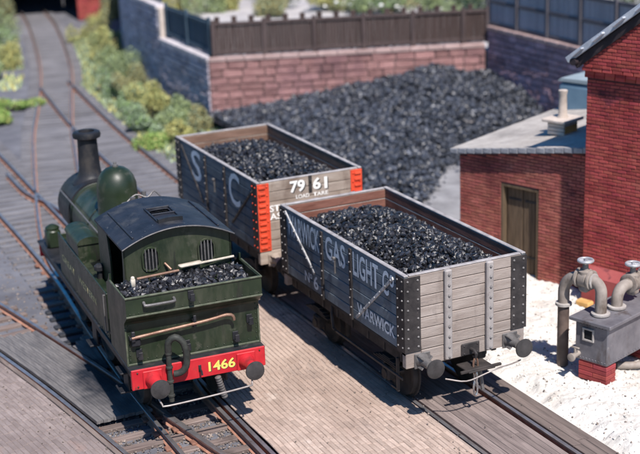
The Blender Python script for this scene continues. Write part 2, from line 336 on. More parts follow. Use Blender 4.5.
def text(s, body, width, height, X, m_, parent, bold=.0, name='lettering', spacing=1.):
    """flat lettering fitted to width x height; X places it (x right, y up, z out of the surface)"""
    cu = bpy.data.curves.new('t', 'FONT'); cu.body = body; cu.size = 1; cu.offset = bold; cu.resolution_u = 3; cu.space_character = spacing
    to = bpy.data.objects.new('t', cu); COL.objects.link(to)
    dg = bpy.context.evaluated_depsgraph_get(); me = bpy.data.meshes.new_from_object(to.evaluated_get(dg))
    bpy.data.objects.remove(to); bpy.data.curves.remove(cu)
    co = np.empty(len(me.vertices)*3); me.vertices.foreach_get('co', co); co = co.reshape(-1, 3)
    lo, hi = co.min(0), co.max(0)
    co[:,0] = (co[:,0]-lo[0])/(hi[0]-lo[0])*width; co[:,1] = (co[:,1]-lo[1])/(hi[1]-lo[1])*height; co[:,2] = 0
    M3 = np.array(X)[:3,:3]; co = co @ M3.T + np.array(X)[:3,3]
    me.vertices.foreach_set('co', co.ravel()); me.materials.clear(); me.materials.append(m_); me.update(); me.name = name
    o = bpy.data.objects.new(name, me); COL.objects.link(o); o.parent = parent; return o
def frame(o, x, y):
    x, y = Vector(x).normalized(), Vector(y).normalized(); z = x.cross(y)
    M_ = Matrix.Identity(4)
    for i in range(3): M_[i][0], M_[i][1], M_[i][2], M_[i][3] = x[i], y[i], z[i], o[i]
    return M_

# lumps: many angular stones in one mesh, numpy
def ico_variants(k=8, flat=.25):
    bm = bmesh.new(); bmesh.ops.create_icosphere(bm, subdivisions=1, radius=1)
    v = np.array([q.co[:] for q in bm.verts]); f = np.array([[q.index for q in t.verts] for t in bm.faces]); bm.free()
    out = []
    for i in range(k):
        w_ = v*nrs.uniform(.55, 1.15, (len(v), 1))*nrs.uniform(.7, 1.25, 3)
        for _ in range(3):                     # cleave flat facets
            n_ = nrs.normal(size=3); n_ /= np.linalg.norm(n_); d = w_ @ n_; c_ = .5; w_ -= np.outer(np.maximum(d-c_, 0), n_)
        out.append(w_)
    return out, f
ICO, ICOF = ico_variants()
def rotmats(n):
    q = nrs.normal(size=(n, 4)); q /= np.linalg.norm(q, axis=1)[:, None]; a, b, c, d = q.T
    return np.stack([1-2*(c*c+d*d), 2*(b*c-a*d), 2*(b*d+a*c), 2*(b*c+a*d), 1-2*(b*b+d*d), 2*(c*d-a*b), 2*(b*d-a*c), 2*(c*d+a*b), 1-2*(b*b+c*c)], 1).reshape(n, 3, 3)
def lumps(name, pos, size, m_, parent=None, base=None):
    pos = np.asarray(pos, float); n = len(pos); size = np.asarray(size, float); Rm = rotmats(n); which = nrs.integers(0, len(ICO), n)
    src = np.array(ICO)[which]; V = np.einsum('nij,nkj->nki', Rm, src)*size[:, None, None]*.5 + pos[:, None, :]
    F = ICOF[None] + (np.arange(n)*src.shape[1])[:, None, None]
    V = V.reshape(-1, 3); F = F.reshape(-1, 3); tone = np.clip(np.repeat(nrs.random(n), len(ICOF))*.8 + nrs.random(len(F))*.3, 0, 1)
    fl = [tuple(t) for t in F.tolist()]; vl = V.tolist(); tl = tone.tolist()
    if base: # (verts, faces) sheet under the lumps
        o = len(vl); vl += [list(v) for v in base[0]]; fl += [tuple(i+o for i in f) for f in base[1]]; tl += [.2]*len(base[1])
    me = bpy.data.meshes.new(name); me.from_pydata(vl, [], fl); me.materials.append(m_)
    me.attributes.new('tone', 'FLOAT', 'FACE').data.foreach_set('value', tl); me.update()
    o = bpy.data.objects.new(name, me); COL.objects.link(o); o['kind'] = 'stuff'
    if parent is not None: o.parent = parent
    return o
def sheet(x0, x1, y0, y1, nx, ny, h):
    xs = np.linspace(x0, x1, nx); ys = np.linspace(y0, y1, ny)
    v = [(x, y, h(x, y)) for y in ys for x in xs]
    f = [(j*nx+i, j*nx+i+1, (j+1)*nx+i+1, (j+1)*nx+i) for j in range(ny-1) for i in range(nx-1)]
    return v, f
def nz(x, y, s=1., z=0.): return noise.noise(Vector((x*s, y*s, z)))
def inpoly(x, y, P):
    c = False; j = len(P)-1
    for i in range(len(P)):
        if (P[i][1] > y) != (P[j][1] > y) and x < (P[j][0]-P[i][0])*(y-P[i][1])/(P[j][1]-P[i][1])+P[i][0]: c = not c
        j = i
    return c

# ------------------------------------------------------------------ ground
gg = G(); v, f = sheet(-50, 90, -40, 120, 141, 161, lambda x, y: -.19+.02*nz(x, y, .6)); gg.add(v, f); structure(gg.build('ground', m_ash))
# white ash east of the wagon track, its edge ragged
WB = lambda y: 1.36+.20*nz(y, 3, 1.1)+.12*nz(y, 9, 4)+.06*nz(y, 2, 11)
def hwhite(x, y):
    e = min(1, max(0, (x-WB(y))/.35)); e = e*e*(3-2*e)
    return -.16+.12*e+.045*nz(x, y, 1.1)*e+.034*nz(x, y, 3.7, 2)*e+.024*nz(x, y, 9, 5)*e+.014*nz(x, y, 19, 7)*e
gg = G(); v, f = sheet(1.15, 7.5, -5, 6.6, 260, 420, hwhite); gg.add(v, f); structure(gg.build('white_ash_ground', m_white, smooth=60))
gg = G(); v, f = sheet(1.15, 15, 6.6, 26, 90, 120, lambda x, y: -.10+.05*min(1, max(0, x-1.3))+.03*nz(x, y, 1.2)+.012*nz(x, y, 5)); f = [q for q in f if v[q[0]][1] < 15.5+.8*nz(v[q[0]][0], 3, .9) or v[q[0]][0] > 4.6]; gg.add(v, f); structure(gg.build('cinder_path', m_path, smooth=60))
# pebbles lying on the white ash
pp = [(x, y, hwhite(x, y)+.008) for x, y in ((rnd.uniform(1.5, 6), rnd.uniform(-4.5, 4.5)) for _ in range(420))]
pw = [(x, y, hwhite(x, y)+.006) for x, y in ((rnd.uniform(1.35, 6), rnd.uniform(-4.5, 5)) for _ in range(3600))]
lumps('ash_grit', pw, [rnd.choice((.02,.03,.04,.05,.075)) for _ in pw], m_white)
lumps('pebble_scatter', pp, [rnd.choice((.03,.04,.05,.07)) for _ in pp], m_ballast)

# ------------------------------------------------------------------ tracks
def rail(pts, parent, z=0.):
    P = curve(pts); n = len(P); prof = [(-.036,-.004),(-.03,0),(.03,0),(.036,-.004),(.034,-.042),(.011,-.055),(.011,-.115),(.066,-.13),(.066,-.15),(-.066,-.15),(-.066,-.13),(-.011,-.115),(-.011,-.055),(-.034,-.042)]
    k = len(prof); g = G(); v = []
    for i, p in enumerate(P):
        t = (P[min(i+1, n-1)]-P[max(i-1, 0)]).normalized(); s = Vector((t.y, -t.x, 0))
        for a, b in prof: v.append(p+s*a+Vector((0,0,b+z)))
    fr = []; fs = []
    for i in range(n-1):
        for j in range(k):
            q = (i*k+j, (i+1)*k+j, (i+1)*k+(j+1)%k, i*k+(j+1)%k); (fs if j in (0,1,2) else fr).append(q)
    o = len(v)
    g.add(v, fr, 0); g.f += fs; g.mi += [1]*len(fs); g.tone += [.5]*len(fs)
    g.f += [tuple(range(k)), tuple((n-1)*k+j for j in range(k))[::-1]]; g.mi += [0, 0]; g.tone += [.5, .5]
    return g.build('rail', [m_rust, m_steel], parent)
def lerp(P, y):
    for (x0, y0), (x1, y1) in zip(P, P[1:]):
        if y0 <= y <= y1: return x0+(x1-x0)*(y-y0)/(y1-y0)
    return P[0][0] if y < P[0][1] else P[-1][0]
def track(name):
    o = bpy.data.objects.new(name, None); COL.objects.link(o); o['kind'] = 'structure'; return o
slp = G(); slp.box((0,0,0), (1,.175,.13), .012); slp0 = slp.build('sleeper', m_sleeper); sl_used = []
def sleeper(x0, x1, y, ang, parent, near_black=False):
    o = slp0 if not sl_used else slp0.copy()
    if sl_used: COL.objects.link(o)
    sl_used.append(1); o.parent = parent; o.scale = (x1-x0, rnd.uniform(.92, 1.1), 1); o.location = ((x0+x1)/2, y, -.198+rnd.uniform(-.010,.010)); o.rotation_euler = (rnd.uniform(-.01,.01), rnd.uniform(-.004,.004), ang+rnd.uniform(-.012,.012))
    o.material_slots[0].link = 'OBJECT'; o.material_slots[0].material = m_darksleeper if near_black else m_brownsleeper if y < 10.5 else m_sleeper
mainL = [(-4.86,-5),(-4.86,2),(-4.80,4.5),(-4.62,7.5),(-4.42,10.5),(-4.36,14),(-4.36,18),(-4.3,24),(-4.2,34)]
mainR = [(-3.58,-5),(-3.58,2),(-3.52,4.5),(-3.34,7.5),(-3.14,10.5),(-3.05,14),(-2.97,18),(-2.85,23),(-2.7,34)]
divR = [(-3.62,-4.5),(-3.96,-1.5),(-4.27,.46),(-4.56,2.29),(-4.9,4.4),(-5.27,6.34),(-5.89,9.46),(-6.75,13),(-7.9,17)]
divL = [(-4.9,-4.5),(-5.25,-1.5),(-5.55,.46),(-5.80,2.29),(-6.12,4.4),(-6.48,6.34),(-7.1,9.46),(-8.0,13),(-9.2,17)]
wagL = [(-.64,-6),(-.64,0),(-.62,8),(-.48,14),(-.2,20),(.25,26),(1.05,33.3)]
wagR = [(.64,-6),(.64,0),(.66,8),(.82,14),(1.08,19),(1.55,25.5),(2.38,34.1)]
tunL = [(-4.33,10.5),(-4.15,12.3),(-3.79,14.3),(-3.18,17.1),(-2.2,21.3),(-1.1,25.8),(.32,30.8),(2.4,38.8),(4.85,50.6),(5.9,57)]
tunR = [(-3.10,10.8),(-2.8,12.3),(-2.5,14.0),(-1.9,17),(-.95,21),(.15,25.5),(1.55,30.6),(3.65,38.4),(6.1,50),(7.15,57)]
main_t, div_t, wag_t, tun_t = track('railway_track'), track('railway_track'), track('railway_track'), track('railway_track')
for P, t in ((mainL, main_t), (mainR, main_t), (divR, div_t), (divL, div_t), (wagL, wag_t), (wagR, wag_t), (tunL, tun_t), (tunR, tun_t)): rail(P, t)
for pts in ([(-3.74,-4),(-3.72,.5),(-3.70,3.0),(-3.62,3.6)], [(-4.10,-.6),(-4.36,.9),(-4.62,2.4)]): rail(pts, main_t, -.004)   # check rails
rail([(-2.82,15.2),(-2.92,16.6),(-3.22,18.1),(-3.2,20.6)], tun_t, -.004)
y = -3.
while y < 32:                       # main track; sleepers lengthen where the branches join
    x0 = lerp(mainL, y)-.55; x1 = lerp(mainR, y)+.5
    if y < 3.4: x0 = min(x0, lerp(divL, y)-.30)
    if 10.5 < y < 18: x1 = max(x1, lerp(tunR, y)+.4)
    sleeper(x0, x1, y, 0, main_t, near_black=(6.0 < y < 9.2))
    y += .47
y = 3.6
while y < 15: sleeper(lerp(divL, y)-.5, lerp(divR, y)+(.3 if y > 7 else 0), y, .15, div_t); y += .47
y = 18.4
while y < 56:
    x0 = lerp(tunL, y)-.4; x1 = lerp(tunR, y)+.45
    if 26 < y < 35: x1 = max(x1, lerp(wagR, y)+.3)
    sleeper(x0, x1, y, -.24, tun_t); y += .47
y = 9.
while y < 26: sleeper(lerp(wagL, y)-.5, lerp(wagR, y)+.5, y, -.04, wag_t); y += .47
g = G()
for P, y0, y1 in ((mainL,-3,12),(mainR,-3,12),(divR,-3,3.6),(divL,-3,3.)):
    y = y0
    while y < y1:
        x = lerp(P, y)
        for s in (-1, 1): g.box((x+s*.085, y, -.125), (.10,.16,.05), .012)
        y += .62
g.build('rail_chair', m_chair, main_t, stuff=True)
db = [(rnd.gauss(-.75, .25) if rnd.random() < .5 else rnd.uniform(-3.4, 1.3), rnd.uniform(-3.5, 8), .012) for _ in range(420)] + [(lerp(divL, y_)-.16-abs(rnd.gauss(0, .5)), y_, .004) for y_ in (rnd.uniform(-2, 7) for _ in range(160))]
lumps('paving_grit', db, [rnd.choice((.015,.02,.03,.045)) for _ in db], m_ballast)
bp = []
while len(bp) < 5200:
    x, y = rnd.uniform(-6.0, -3.3), rnd.uniform(-3.2, 3.6)
    if y > 2.9 and x < -4.9: continue
    bp.append((x, y, -.175+rnd.uniform(-.01,.02)))
while len(bp) < 7600:
    x, y = rnd.uniform(-8, -2.4), rnd.uniform(7.5, 16); bp.append((x, y, -.18+rnd.uniform(-.012,.012)))
lumps('ballast', bp, [rnd.uniform(.025,.065) for _ in bp], m_ballast)

# ------------------------------------------------------------------ paving and boards in the track
SETTM = {}
def sett_mesh(mt):
    if mt.name not in SETTM:
        L = []
        for k in range(5):
            g = G(); b = .10; j = lambda s_: rnd.uniform(-s_, s_)
            v = [(-.5,-.5,-1),(.5,-.5,-1),(.5,.5,-1),(-.5,.5,-1)] + [(-.5+j(.02),-.5+j(.01),-.25),(.5+j(.02),-.5+j(.01),-.25),(.5+j(.02),.5+j(.01),-.25),(-.5+j(.02),.5+j(.01),-.25)] + [(-.5+b,-.5+b*.25,j(.06)),(.5-b,-.5+b*.25,j(.06)),(.5-b,.5-b*.25,j(.06)),(-.5+b,.5-b*.25,j(.06))]
            f = [(8,9,10,11)]+[(a+i, a+(i+1)%4, a+4+(i+1)%4, a+4+i) for a in (0,4) for i in range(4)]
            g.add(v, f); o = g.build('paving_sett', mt); L.append(o.data); bpy.data.objects.remove(o)
        SETTM[mt.name] = L
    return SETTM[mt.name]
CAMP = Vector((-10.865, -17.48, 9.73))
def in_view(p):
    d = Vector(p)-CAMP; z = d.dot(fwd); return abs(d.dot(rgt)/z) < .252 and abs(d.dot(up)/z) < .18
def setts(name, left, right, y0, y1, mt, z=0., wrow=.092, lrow=.30, follow_right=False):
    """rows of setts along the track between two edges x=left(y), x=right(y)"""
    base = bpy.data.objects.new(name, None); COL.objects.link(base); base['kind'] = 'structure'
    g = G(); ys = np.arange(y0, y1+.01, .5); v = []; f = []
    for q in ys: v += [(left(q), q, z-.012), (right(q), q, z-.012)]
    f = [(2*i, 2*i+1, 2*i+3, 2*i+2) for i in range(len(ys)-1)]; g.add(v, f)
    g.build('mortar_bed', m_joint, base)
    cells = []; k = 0; follow = right if follow_right else left; sg = -1 if follow_right else 1
    while k*wrow < max(right(q)-left(q) for q in ys):
        y = y0+rnd.uniform(-.3, 0)
        while y < y1:
            L = lrow*rnd.uniform(.85, 1.2); yc = y+L/2; xx = follow(yc)+sg*wrow*(k+.5)
            if left(yc)+.03 < xx < right(yc)-.03: cells.append((xx, yc, wrow-.006, L-.008, -math.atan2(follow(yc+.2)-follow(yc-.2), .4)))
            y += L
        k += 1
    cells.sort(key=lambda c: (not in_view((c[0], c[1], 0)), (Vector((c[0], c[1], 0))-CAMP).length))
    ms = sett_mesh(mt)
    for c in cells[:300]:
        o = bpy.data.objects.new('paving_sett', rnd.choice(ms)); COL.objects.link(o); o.parent = base
        o.location = (c[0], c[1], z+rnd.uniform(-.0025,.0025)); o.scale = (c[2], c[3], .03); o.rotation_euler = (rnd.uniform(-.004,.004), rnd.uniform(-.012,.012), c[4]+rnd.uniform(-.006,.006))
    g = G()
    for c in cells[300:]:
        t = z+rnd.uniform(-.0025,.0025); x, y, a, b, an = c; a /= 2; b /= 2; X = Matrix.Translation((x, y, 0)) @ Matrix.Rotation(an, 4, 'Z'); x = y = 0
        g.add([(x-a,y-b,z-.03),(x+a,y-b,z-.03),(x+a,y+b,z-.03),(x-a,y+b,z-.03),(x-a+.009,y-b+.009,t),(x+a-.009,y-b+.009,t),(x+a-.009,y+b-.009,t),(x-a+.009,y+b-.009,t)], [(4,5,6,7)]+[(i,(i+1)%4,4+(i+1)%4,4+i) for i in range(4)], 0, None, X)
    g.build('paving_sett_field', mt, base, stuff=True)
setts('brick_paving', lambda y: -3.50+.02*nz(y, 1) if y < 3 else lerp(mainR, y)+.09, lambda y: lerp(wagL, y)-.06, -5, 13, m_sett)
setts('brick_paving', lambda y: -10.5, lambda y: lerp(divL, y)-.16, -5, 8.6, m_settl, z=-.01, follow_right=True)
def boards(name, edges, y0, y1, n, mt, z=-.03, gap=.006, bname='board', y1f=None, seglen=3.2, bev=.005):
    base = bpy.data.objects.new(name, None); COL.objects.link(base); base['kind'] = 'structure'
    el, er = edges
    for i in range(n):
        y = y0-(rnd.uniform(0, 1.5) if y1f is None else rnd.uniform(-.012,.012))
        while y < y1:
            ye = min(y1+rnd.uniform(-.12,.04) if y1f is None else y1f(i), y+seglen*rnd.uniform(.8, 1.2)); 
            if ye-y < .25: break
            g = G(); ys = [y+(ye-y)*k/5 for k in range(6)]; v = []; dz = rnd.uniform(-.004,.003)
            for q in ys:
                a, b = el(q), er(q); w_ = (b-a)/n; xa = a+w_*i+gap/2; xb = a+w_*(i+1)-gap/2
                v += [(xa, q, z-.06), (xa, q, z-.006+dz), (xa+bev, q, z+dz), (xb-bev, q, z+dz), (xb, q, z-.006+dz), (xb, q, z-.06)]
            f = [(k*6+j, k*6+j+1, (k+1)*6+j+1, (k+1)*6+j) for k in range(5) for j in range(5)]+[(0,5,4,3,2,1), tuple(30+j for j in range(6))]
            f = [t[::-1] for t in f]
            g.add(v, f); g.build(bname, mt, base)
            y = ye+.012
boards('crossing_boards', (lambda y: lerp(wagL, y)+.11, lambda y: lerp(wagR, y)-.11), -5, 12, 9, m_board, seglen=3.4)
boards('kerb_boards', (lambda y: lerp(wagR, y)+.09, lambda y: lerp(wagR, y)+.56), -5, 9, 3, m_kerb, z=-.015, seglen=4)
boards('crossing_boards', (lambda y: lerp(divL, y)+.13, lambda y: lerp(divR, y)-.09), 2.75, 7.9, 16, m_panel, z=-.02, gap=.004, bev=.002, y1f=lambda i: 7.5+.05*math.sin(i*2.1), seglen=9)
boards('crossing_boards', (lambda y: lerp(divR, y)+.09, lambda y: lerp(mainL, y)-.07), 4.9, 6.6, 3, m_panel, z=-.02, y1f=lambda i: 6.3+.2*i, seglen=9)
boards('kerb_boards', (lambda y: lerp(divL, y)-.15, lambda y: lerp(divL, y)-.055), -5, 8.6, 1, m_kerb, z=0., seglen=5)

# ------------------------------------------------------------------ brick and stone walls
def brickwork(u0, u1, v0, v1, X, mt, parent, skip=None, bw=.215, bh=.070, joint=.011, proud=.013, name='brickwork'):
    """each brick its own proud block on the wall plane X (x along, y up, z out)"""
    g = G(); r = 0; v = v0
    while v < v1-.02:
        h = min(bh, v1-v); u = u0-(bw/2 if r%2 else 0)
        while u < u1:
            a, b = max(u, u0), min(u+bw-joint, u1)
            segs = [(a, b)]
            if skip: segs = skip(a, b, v, v+h)
            for a, b in segs:
                if b-a < .03: continue
                p = proud*rnd.uniform(.7, 1.25); e = .006; c, d = v, v+h-joint
                g.add([(a,c,0),(b,c,0),(b,d,0),(a,d,0),(a+e,c+e,p),(b-e,c+e,p),(b-e,d-e,p),(a+e,d-e,p)], [(4,5,6,7)]+[(i,(i+1)%4,4+(i+1)%4,4+i) for i in range(4)], 0, None, X)
            u += bw
        v += bh; r += 1
    return g.build(name, mt, parent, stuff=True)

SH = R(-19); D = Vector((math.sin(SH), math.cos(SH), 0)); N = Vector((D.y, -D.x, 0)); P0 = Vector((4.81, 4.82, 0))   # D along the shed wall away from us, N into the yard
def S(t, n, z): return P0 + D*t + N*n + Vector((0,0,z))
SX = frame(P0, -D, (0,0,1))      # wall frame: u = -t, out of wall = -N
RotS = Matrix.Translation(P0) @ Matrix.Rotation(-SH, 4, 'Z')     # local x = N, y = D
shed = empty('brick_shed', 'low red brick lean-to shed with double plank doors and pale sloping roof', 'shed', P0, -SH)
# ---- shed, local coords x=N (into building), y=D (away), z up
zroof = lambda y: 2.60-.155*(y-2.15)
g = G(); ylo, yhi = -1.5, 2.15
wall = [(ylo,-.2),(ylo, zroof(ylo)-.13),(yhi, zroof(yhi)-.13),(yhi,-.2)]
# front wall with a doorway: four pieces round the opening (y 0..1.02, z<1.97)
dy0, dy1, dz = -.02, 1.0, 1.97
g.prism([(dy1,-.2),(yhi,-.2),(yhi,zroof(yhi)-.13),(dy1,zroof(dy1)-.13)], 0, .25, 0)
g.prism([(ylo,-.2),(dy0,-.2),(dy0,zroof(dy0)-.13),(ylo,zroof(ylo)-.13)], 0, .25, 0)
g.prism([(dy0,dz),(dy1,dz),(dy1,zroof(dy1)-.13),(dy0,zroof(dy0)-.13)], 0, .25, 0)
g.box((2., yhi-.125, 1.12), (3.5, .25, 2.64)); g.box((3.9, .3, 1.12), (.25, 3.4, 2.64))
g.build('wall', m_mortar, shed)
def shskip(a, b, c, d):
    ya, yb = -b, -a
    if d > zroof((ya+yb)/2)-.14: return []
    if c < dz and yb > dy0 and ya < dy1:
        out = []
        if ya < dy0: out.append((-dy0, b))
        if yb > dy1: out.append((a, -dy1))
        return out
    return [(a, b)]
LX = frame((-.0,0,0), (0,-1,0), (0,0,1))
brickwork(-yhi, 1.42, -.1, 3.05, LX, m_bricks, shed, shskip)
brickwork(0, 3.6, -.1, 2.4, frame((0, yhi, 0), (1,0,0), (0,0,1)) @ Matrix.Scale(-1, 4, (0,0,1)), m_bricks, shed)
# roof slab
g = G(); xs = np.linspace(-.14, 4.1, 18); ys = np.linspace(2.32, -1.5, 18); v = []
rz = lambda x, y: zroof(y)+.05*x+.006*nz(x, y, 3)
for y in ys:
    for x in xs: v.append((x, y, rz(x, y)))
nn = len(v); v += [(a, b, c-.12) for a, b, c in v[:nn]]
f = [(j*18+i, (j+1)*18+i, (j+1)*18+i+1, j*18+i+1) for j in range(17) for i in range(17)]
f += [tuple(k+nn for k in q[::-1]) for q in f[:]]
g.add(v, f, 0)
bd = [(j*18, (j+1)*18) for j in range(17)]+[(i+1, i) for i in range(17)]+[(17*18+i, 17*18+i+1) for i in range(17)]+[((j+1)*18+17, j*18+17) for j in range(17)]
g.f += [(a, a+nn, b+nn, b) for a, b in bd]; g.mi += [1]*len(bd); g.tone += [.5]*len(bd)
g.build('roof', [m_shroof, m_fascia], shed)
g = G()
for k in range(16): g.box((-.15, 2.2-k*.235, zroof(2.2-k*.235)-.062), (.022, .215, .10), .006, tone=rnd.random())
g.build('edge_course', m_fascia, shed, stuff=True)
# chimney on the shed roof
ch = (1.2, .25); cz = zroof(.25)+.055
chim = G()
for k in range(3):
    for i in range(2):
        chim.box((ch[0]+(-.13+.26*i), ch[1], cz+.05+k*.085), (.25,.44,.075), .01, mi=0)
chim.box((ch[0], ch[1]-.226, cz+.135), (.44,.012,.15), 0, mi=1)
co_ = chim.build('chimney', [m_chimney, m_buff], shed)
g = G(); g.box((ch[0], ch[1], cz+.325), (.72,.62,.07), .015); g.build('chimney_cap', m_chimney, co_)
g = G(); g.lathe((ch[0], ch[1], cz+.36), (0,0,1), [(0,.13),(.06,.10),(.5,.085),(.56,.10),(.6,.10),(.61,.07)], 16); g.build('chimney_pot', m_chimney, co_, 40)
# doors
g = G(); 
for yy in (dy0+.035, dy1-.035): g.box((.07, yy, .93), (.14,.07,2.06), .008)
g.box((.07, (dy0+dy1)/2, dz-.035), (.139, dy1-dy0-.142, .07), .008); g.build('door_frame', m_doorframe, shed)
for s in (0, 1):
    ya = dy0+.08+s*.435; pl = None
    lf = G(); lf.box((.155, ya+.208, .92), (.02,.412,1.90)); lf = lf.build('door', m_door, shed)
    for k in range(4):
        g = G(); g.box((.135, ya+.054+k*.103, .92+rnd.uniform(-.006,.006)), (.024,.096,1.90), .005); g.build('door_plank', m_door, lf)
    g = G()
    for zz in (1.62, .35):
        g = G(); g.box((.119, ya+.20, zz), (.012,.34,.05), .003); g.build('strap_hinge', m_iron, lf)

# ---- main brick building: gable facing the tracks, stands .35 proud of the shed
hall = empty('brick_building', 'tall red brick building with slate roof verge, gable end beside the shed', 'building', P0, -SH)
GX = -.35; yg0, yg1 = -9.4, -1.41; zE, slope = 5.10, .72; ymid = (yg0+yg1)/2; zR = zE+(yg1-ymid)*slope
gz = lambda y: zE+slope*min(yg1-y, y-yg0)
g = G(); g.prism([(yg0,-.2),(yg1,-.2),(yg1,zE),(ymid,zR),(yg0,zE)], GX, 6.5, 0); g.build('wall', m_mortar, hall)
HX = frame((GX,0,0), (0,-1,0), (0,0,1))
def hskip(a, b, c, d):
    ym = -(a+b)/2
    return [(a, b)] if d < gz(ym)-.02 else []
brickwork(-yg1, 6.6, .62, 4.60, HX, m_brick, hall, hskip)
HX2 = frame((GX-.15,0,0), (0,-1,0), (0,0,1))
brickwork(-yg1, 6.6, 4.86, 7.6, HX2, m_brick, hall, hskip, name='gable_brickwork')
g = G(); g.box((GX-.012, -4., 6.2), (.03, 5.2, .01)); 
g = G(); g.prism([(-6.8,4.86),(yg1,4.86),(yg1,zE),(-5.0,gz(-5)),(-6.8,gz(-5)-.2)], GX-.148, GX-.0005, 0); g.build('gable_panel', m_mortar, hall)
brickwork(0, 2.2, -.1, 5.0, frame((GX, yg1, 0), (1,0,0), (0,0,1)) @ Matrix.Scale(-1, 4, (0,0,1)), m_brick, hall, name='return_brickwork')
# dentil course: recessed dark band stepped back under the gable
g = G()
for k in range(24): g.box((GX-.03, yg1-.07-k*.235, 4.67), (.06,.215,.07), .005); 
for k in range(24): g.box((GX-.055, yg1-.02-k*.235-.09, 4.748), (.11,.215,.07), .005)
for k in range(24): g.box((GX-.078, yg1-.07-k*.235, 4.822), (.156,.215,.068), .005)
g.build('string_course', m_brick, hall, stuff=True)
g = G(); g.box((GX-.10, (yg0+yg1)/2-.1, .16), (.20, 8., .76), .02); g.prism([(GX-.20,.538),(GX+.0,.538),(GX+.0,.74)], yg0-.1, yg1-.1, 0, axis=1); pl = g.build('plinth', m_plinth, hall)
# roof: boards + slates edge
sv = Vector((0, -1, slope)).normalized(); up_n = Vector((0, slope, 1)).normalized()
def RX(dist, off): return Vector((0, yg1+.10, zE-.10*slope)) + sv*dist + up_n*off
rf = G(); A = RX(0, .0); B = RX(4.9, .0)
M_ = frame((0, A.y, A.z), sv, (1,0,0))      # x up the slope, y into building, z = x cross y
nrm = 1 if (M_ @ Vector((0,0,1)) - M_.translation).z > 0 else -1
rf.box((2.4, 3.0, nrm*.03), (5.2, 7.1, .05), .0, X=M_)
rf = rf.build('roof', m_darkwood, hall)
slm = G(); slm.box((0,0,0), (.30,.24,.040), .008); sl0 = slm.build('slate', m_slate, rf); first = True
for r_ in range(17):
    for c_ in range(9):
        o = sl0 if first else copy_obj(sl0, rf); first = False
        loc = M_ @ Vector((.12+r_*.285+rnd.uniform(-.012,.012), -.58+.245*c_+(.12 if r_%2 else 0), nrm*(.078+rnd.uniform(0,.012))))
        o.matrix_local = Matrix.Translation(loc) @ M_.to_3x3().to_4x4() @ Matrix.Rotation(-nrm*.07+rnd.uniform(-.02,.02), 4, 'Y')
g = G(); g.box((2.4, -.52, -nrm*.06), (5.1,.06,.18), .006, X=M_); g.box((2.4, -.40, -nrm*.045), (5.1,.19,.03), .0, X=M_); g.build('bargeboard', m_darkwood, hall)
g = G(); g.box((2.38, -.60, nrm*.085), (5.2,.035,.13), .01, X=M_); g.build('verge_strip', m_slate, rf)
g = G(); e = RX(-.04, -.05); g.cyl((-.66, e.y+.05, e.z), (5.5, e.y+.06, e.z), .075, n=12); g.build('gutter', m_darkwood, hall, 40)
# blue rendered outhouse behind the shed
bo = empty('outhouse', 'blue grey rendered box outhouse with pale rounded lid behind the shed chimney', 'outhouse', S(1.2, 3.85, 0), -SH)
g = G(); g.box((.8, -.6, 1.7), (2.0, 3.1, 3.6), .12); g.build('wall', m_bluebox, bo, 40)
g = G(); g.prism([(-2.2,3.505),(.93,3.505),(.85,3.58),(-2.2,3.62)], -.19, 1.8, 0); g.build('lid', m_bluelid, bo)

# stone walls
STONES = {}
def stone_meshes(mt):
    if mt.name not in STONES:
        L = []
        for k in range(6):
            g = G(); g.box((0,0,0), (1,1,1), .06)
            g.v = [(x+rnd.uniform(-.015,.015), y+rnd.uniform(-.03,.03), z*(1 if z < 0 else 1+rnd.uniform(-.25,.35))) for x, y, z in g.v]
            o = g.build('stone', mt); L.append(o.data); bpy.data.objects.remove(o)
        STONES[mt.name] = L
    return STONES[mt.name]
def stonewall(root, path, zt, zb, mt, cope, lw, ch_, copew=.42, thick=.4, limit=290):
    """stones laid in courses along a polyline; outward is to the right of travel"""
    cells = []; 
    for (p, q) in zip(path, path[1:]):
        p, q = Vector((*p, 0)), Vector((*q, 0)); L = (q-p).length; d = (q-p).normalized(); n = Vector((d.y, -d.x, 0))
        X = frame(p, d, (0,0,1))
        g = G(); g.box((L/2, (zt+zb)/2-.06, -thick/2-.012), (L, zt-zb-.12, thick), 0, X=X); g.build('core', m_smortar, root)
        z = zb; r = 0
        while z < zt-.12:
            h = min(ch_*rnd.uniform(.85, 1.2), zt-.10-z)
            if zt-.10-(z+h) < .08: h = zt-.10-z
            u = -rnd.uniform(0, lw*.6)
            while u < L:
                w_ = lw*rnd.uniform(.6, 1.4); a, b = max(0, u), min(L, u+w_)
                if L-b < .12: b = L
                if b-a > .06: cells.append((X, (a+b)/2, z+h/2, b-a-.035, h-.032))
                u = b if b > u else u+w_
            z += h
        k = 0
        if cope:
            u = 0
            while u < L-.05:
                w_ = min(.62*rnd.uniform(.9, 1.1), L-u)
                if L-u-w_ < .2: w_ = L-u
                g = G(); g.box((0,0,0), (w_-.012,.15,copew), .02)
                o = g.build('coping_stone', cope, root); o.matrix_local = X @ Matrix.Translation((u+w_/2, zt-.03, -copew/2+.07)); u += w_
    cells.sort(key=lambda c: (not in_view(c[0] @ Vector((c[1], c[2], 0))), ((c[0] @ Vector((c[1], c[2], 0)))-CAMP).length/(c[3]*c[4])**.25))
    for c in cells[:limit]:
        o = bpy.data.objects.new('stone', rnd.choice(stone_meshes(mt))); COL.objects.link(o); o.parent = root
        o.matrix_local = c[0] @ Matrix.Translation((c[1], c[2], -.03+rnd.uniform(-.014,.014))) @ Matrix.Diagonal((c[3], c[4], .12, 1))
    if len(cells) > limit:
        g = G()
        for c in cells[limit:]: g.box((c[1], c[2], -.03), (c[3], c[4], .12+rnd.uniform(-.02,.02)), .02, X=c[0])
        g.build('stonework', mt, root, stuff=True)
C1, C2 = (4.62, 23.78), (13.57, 20.55)
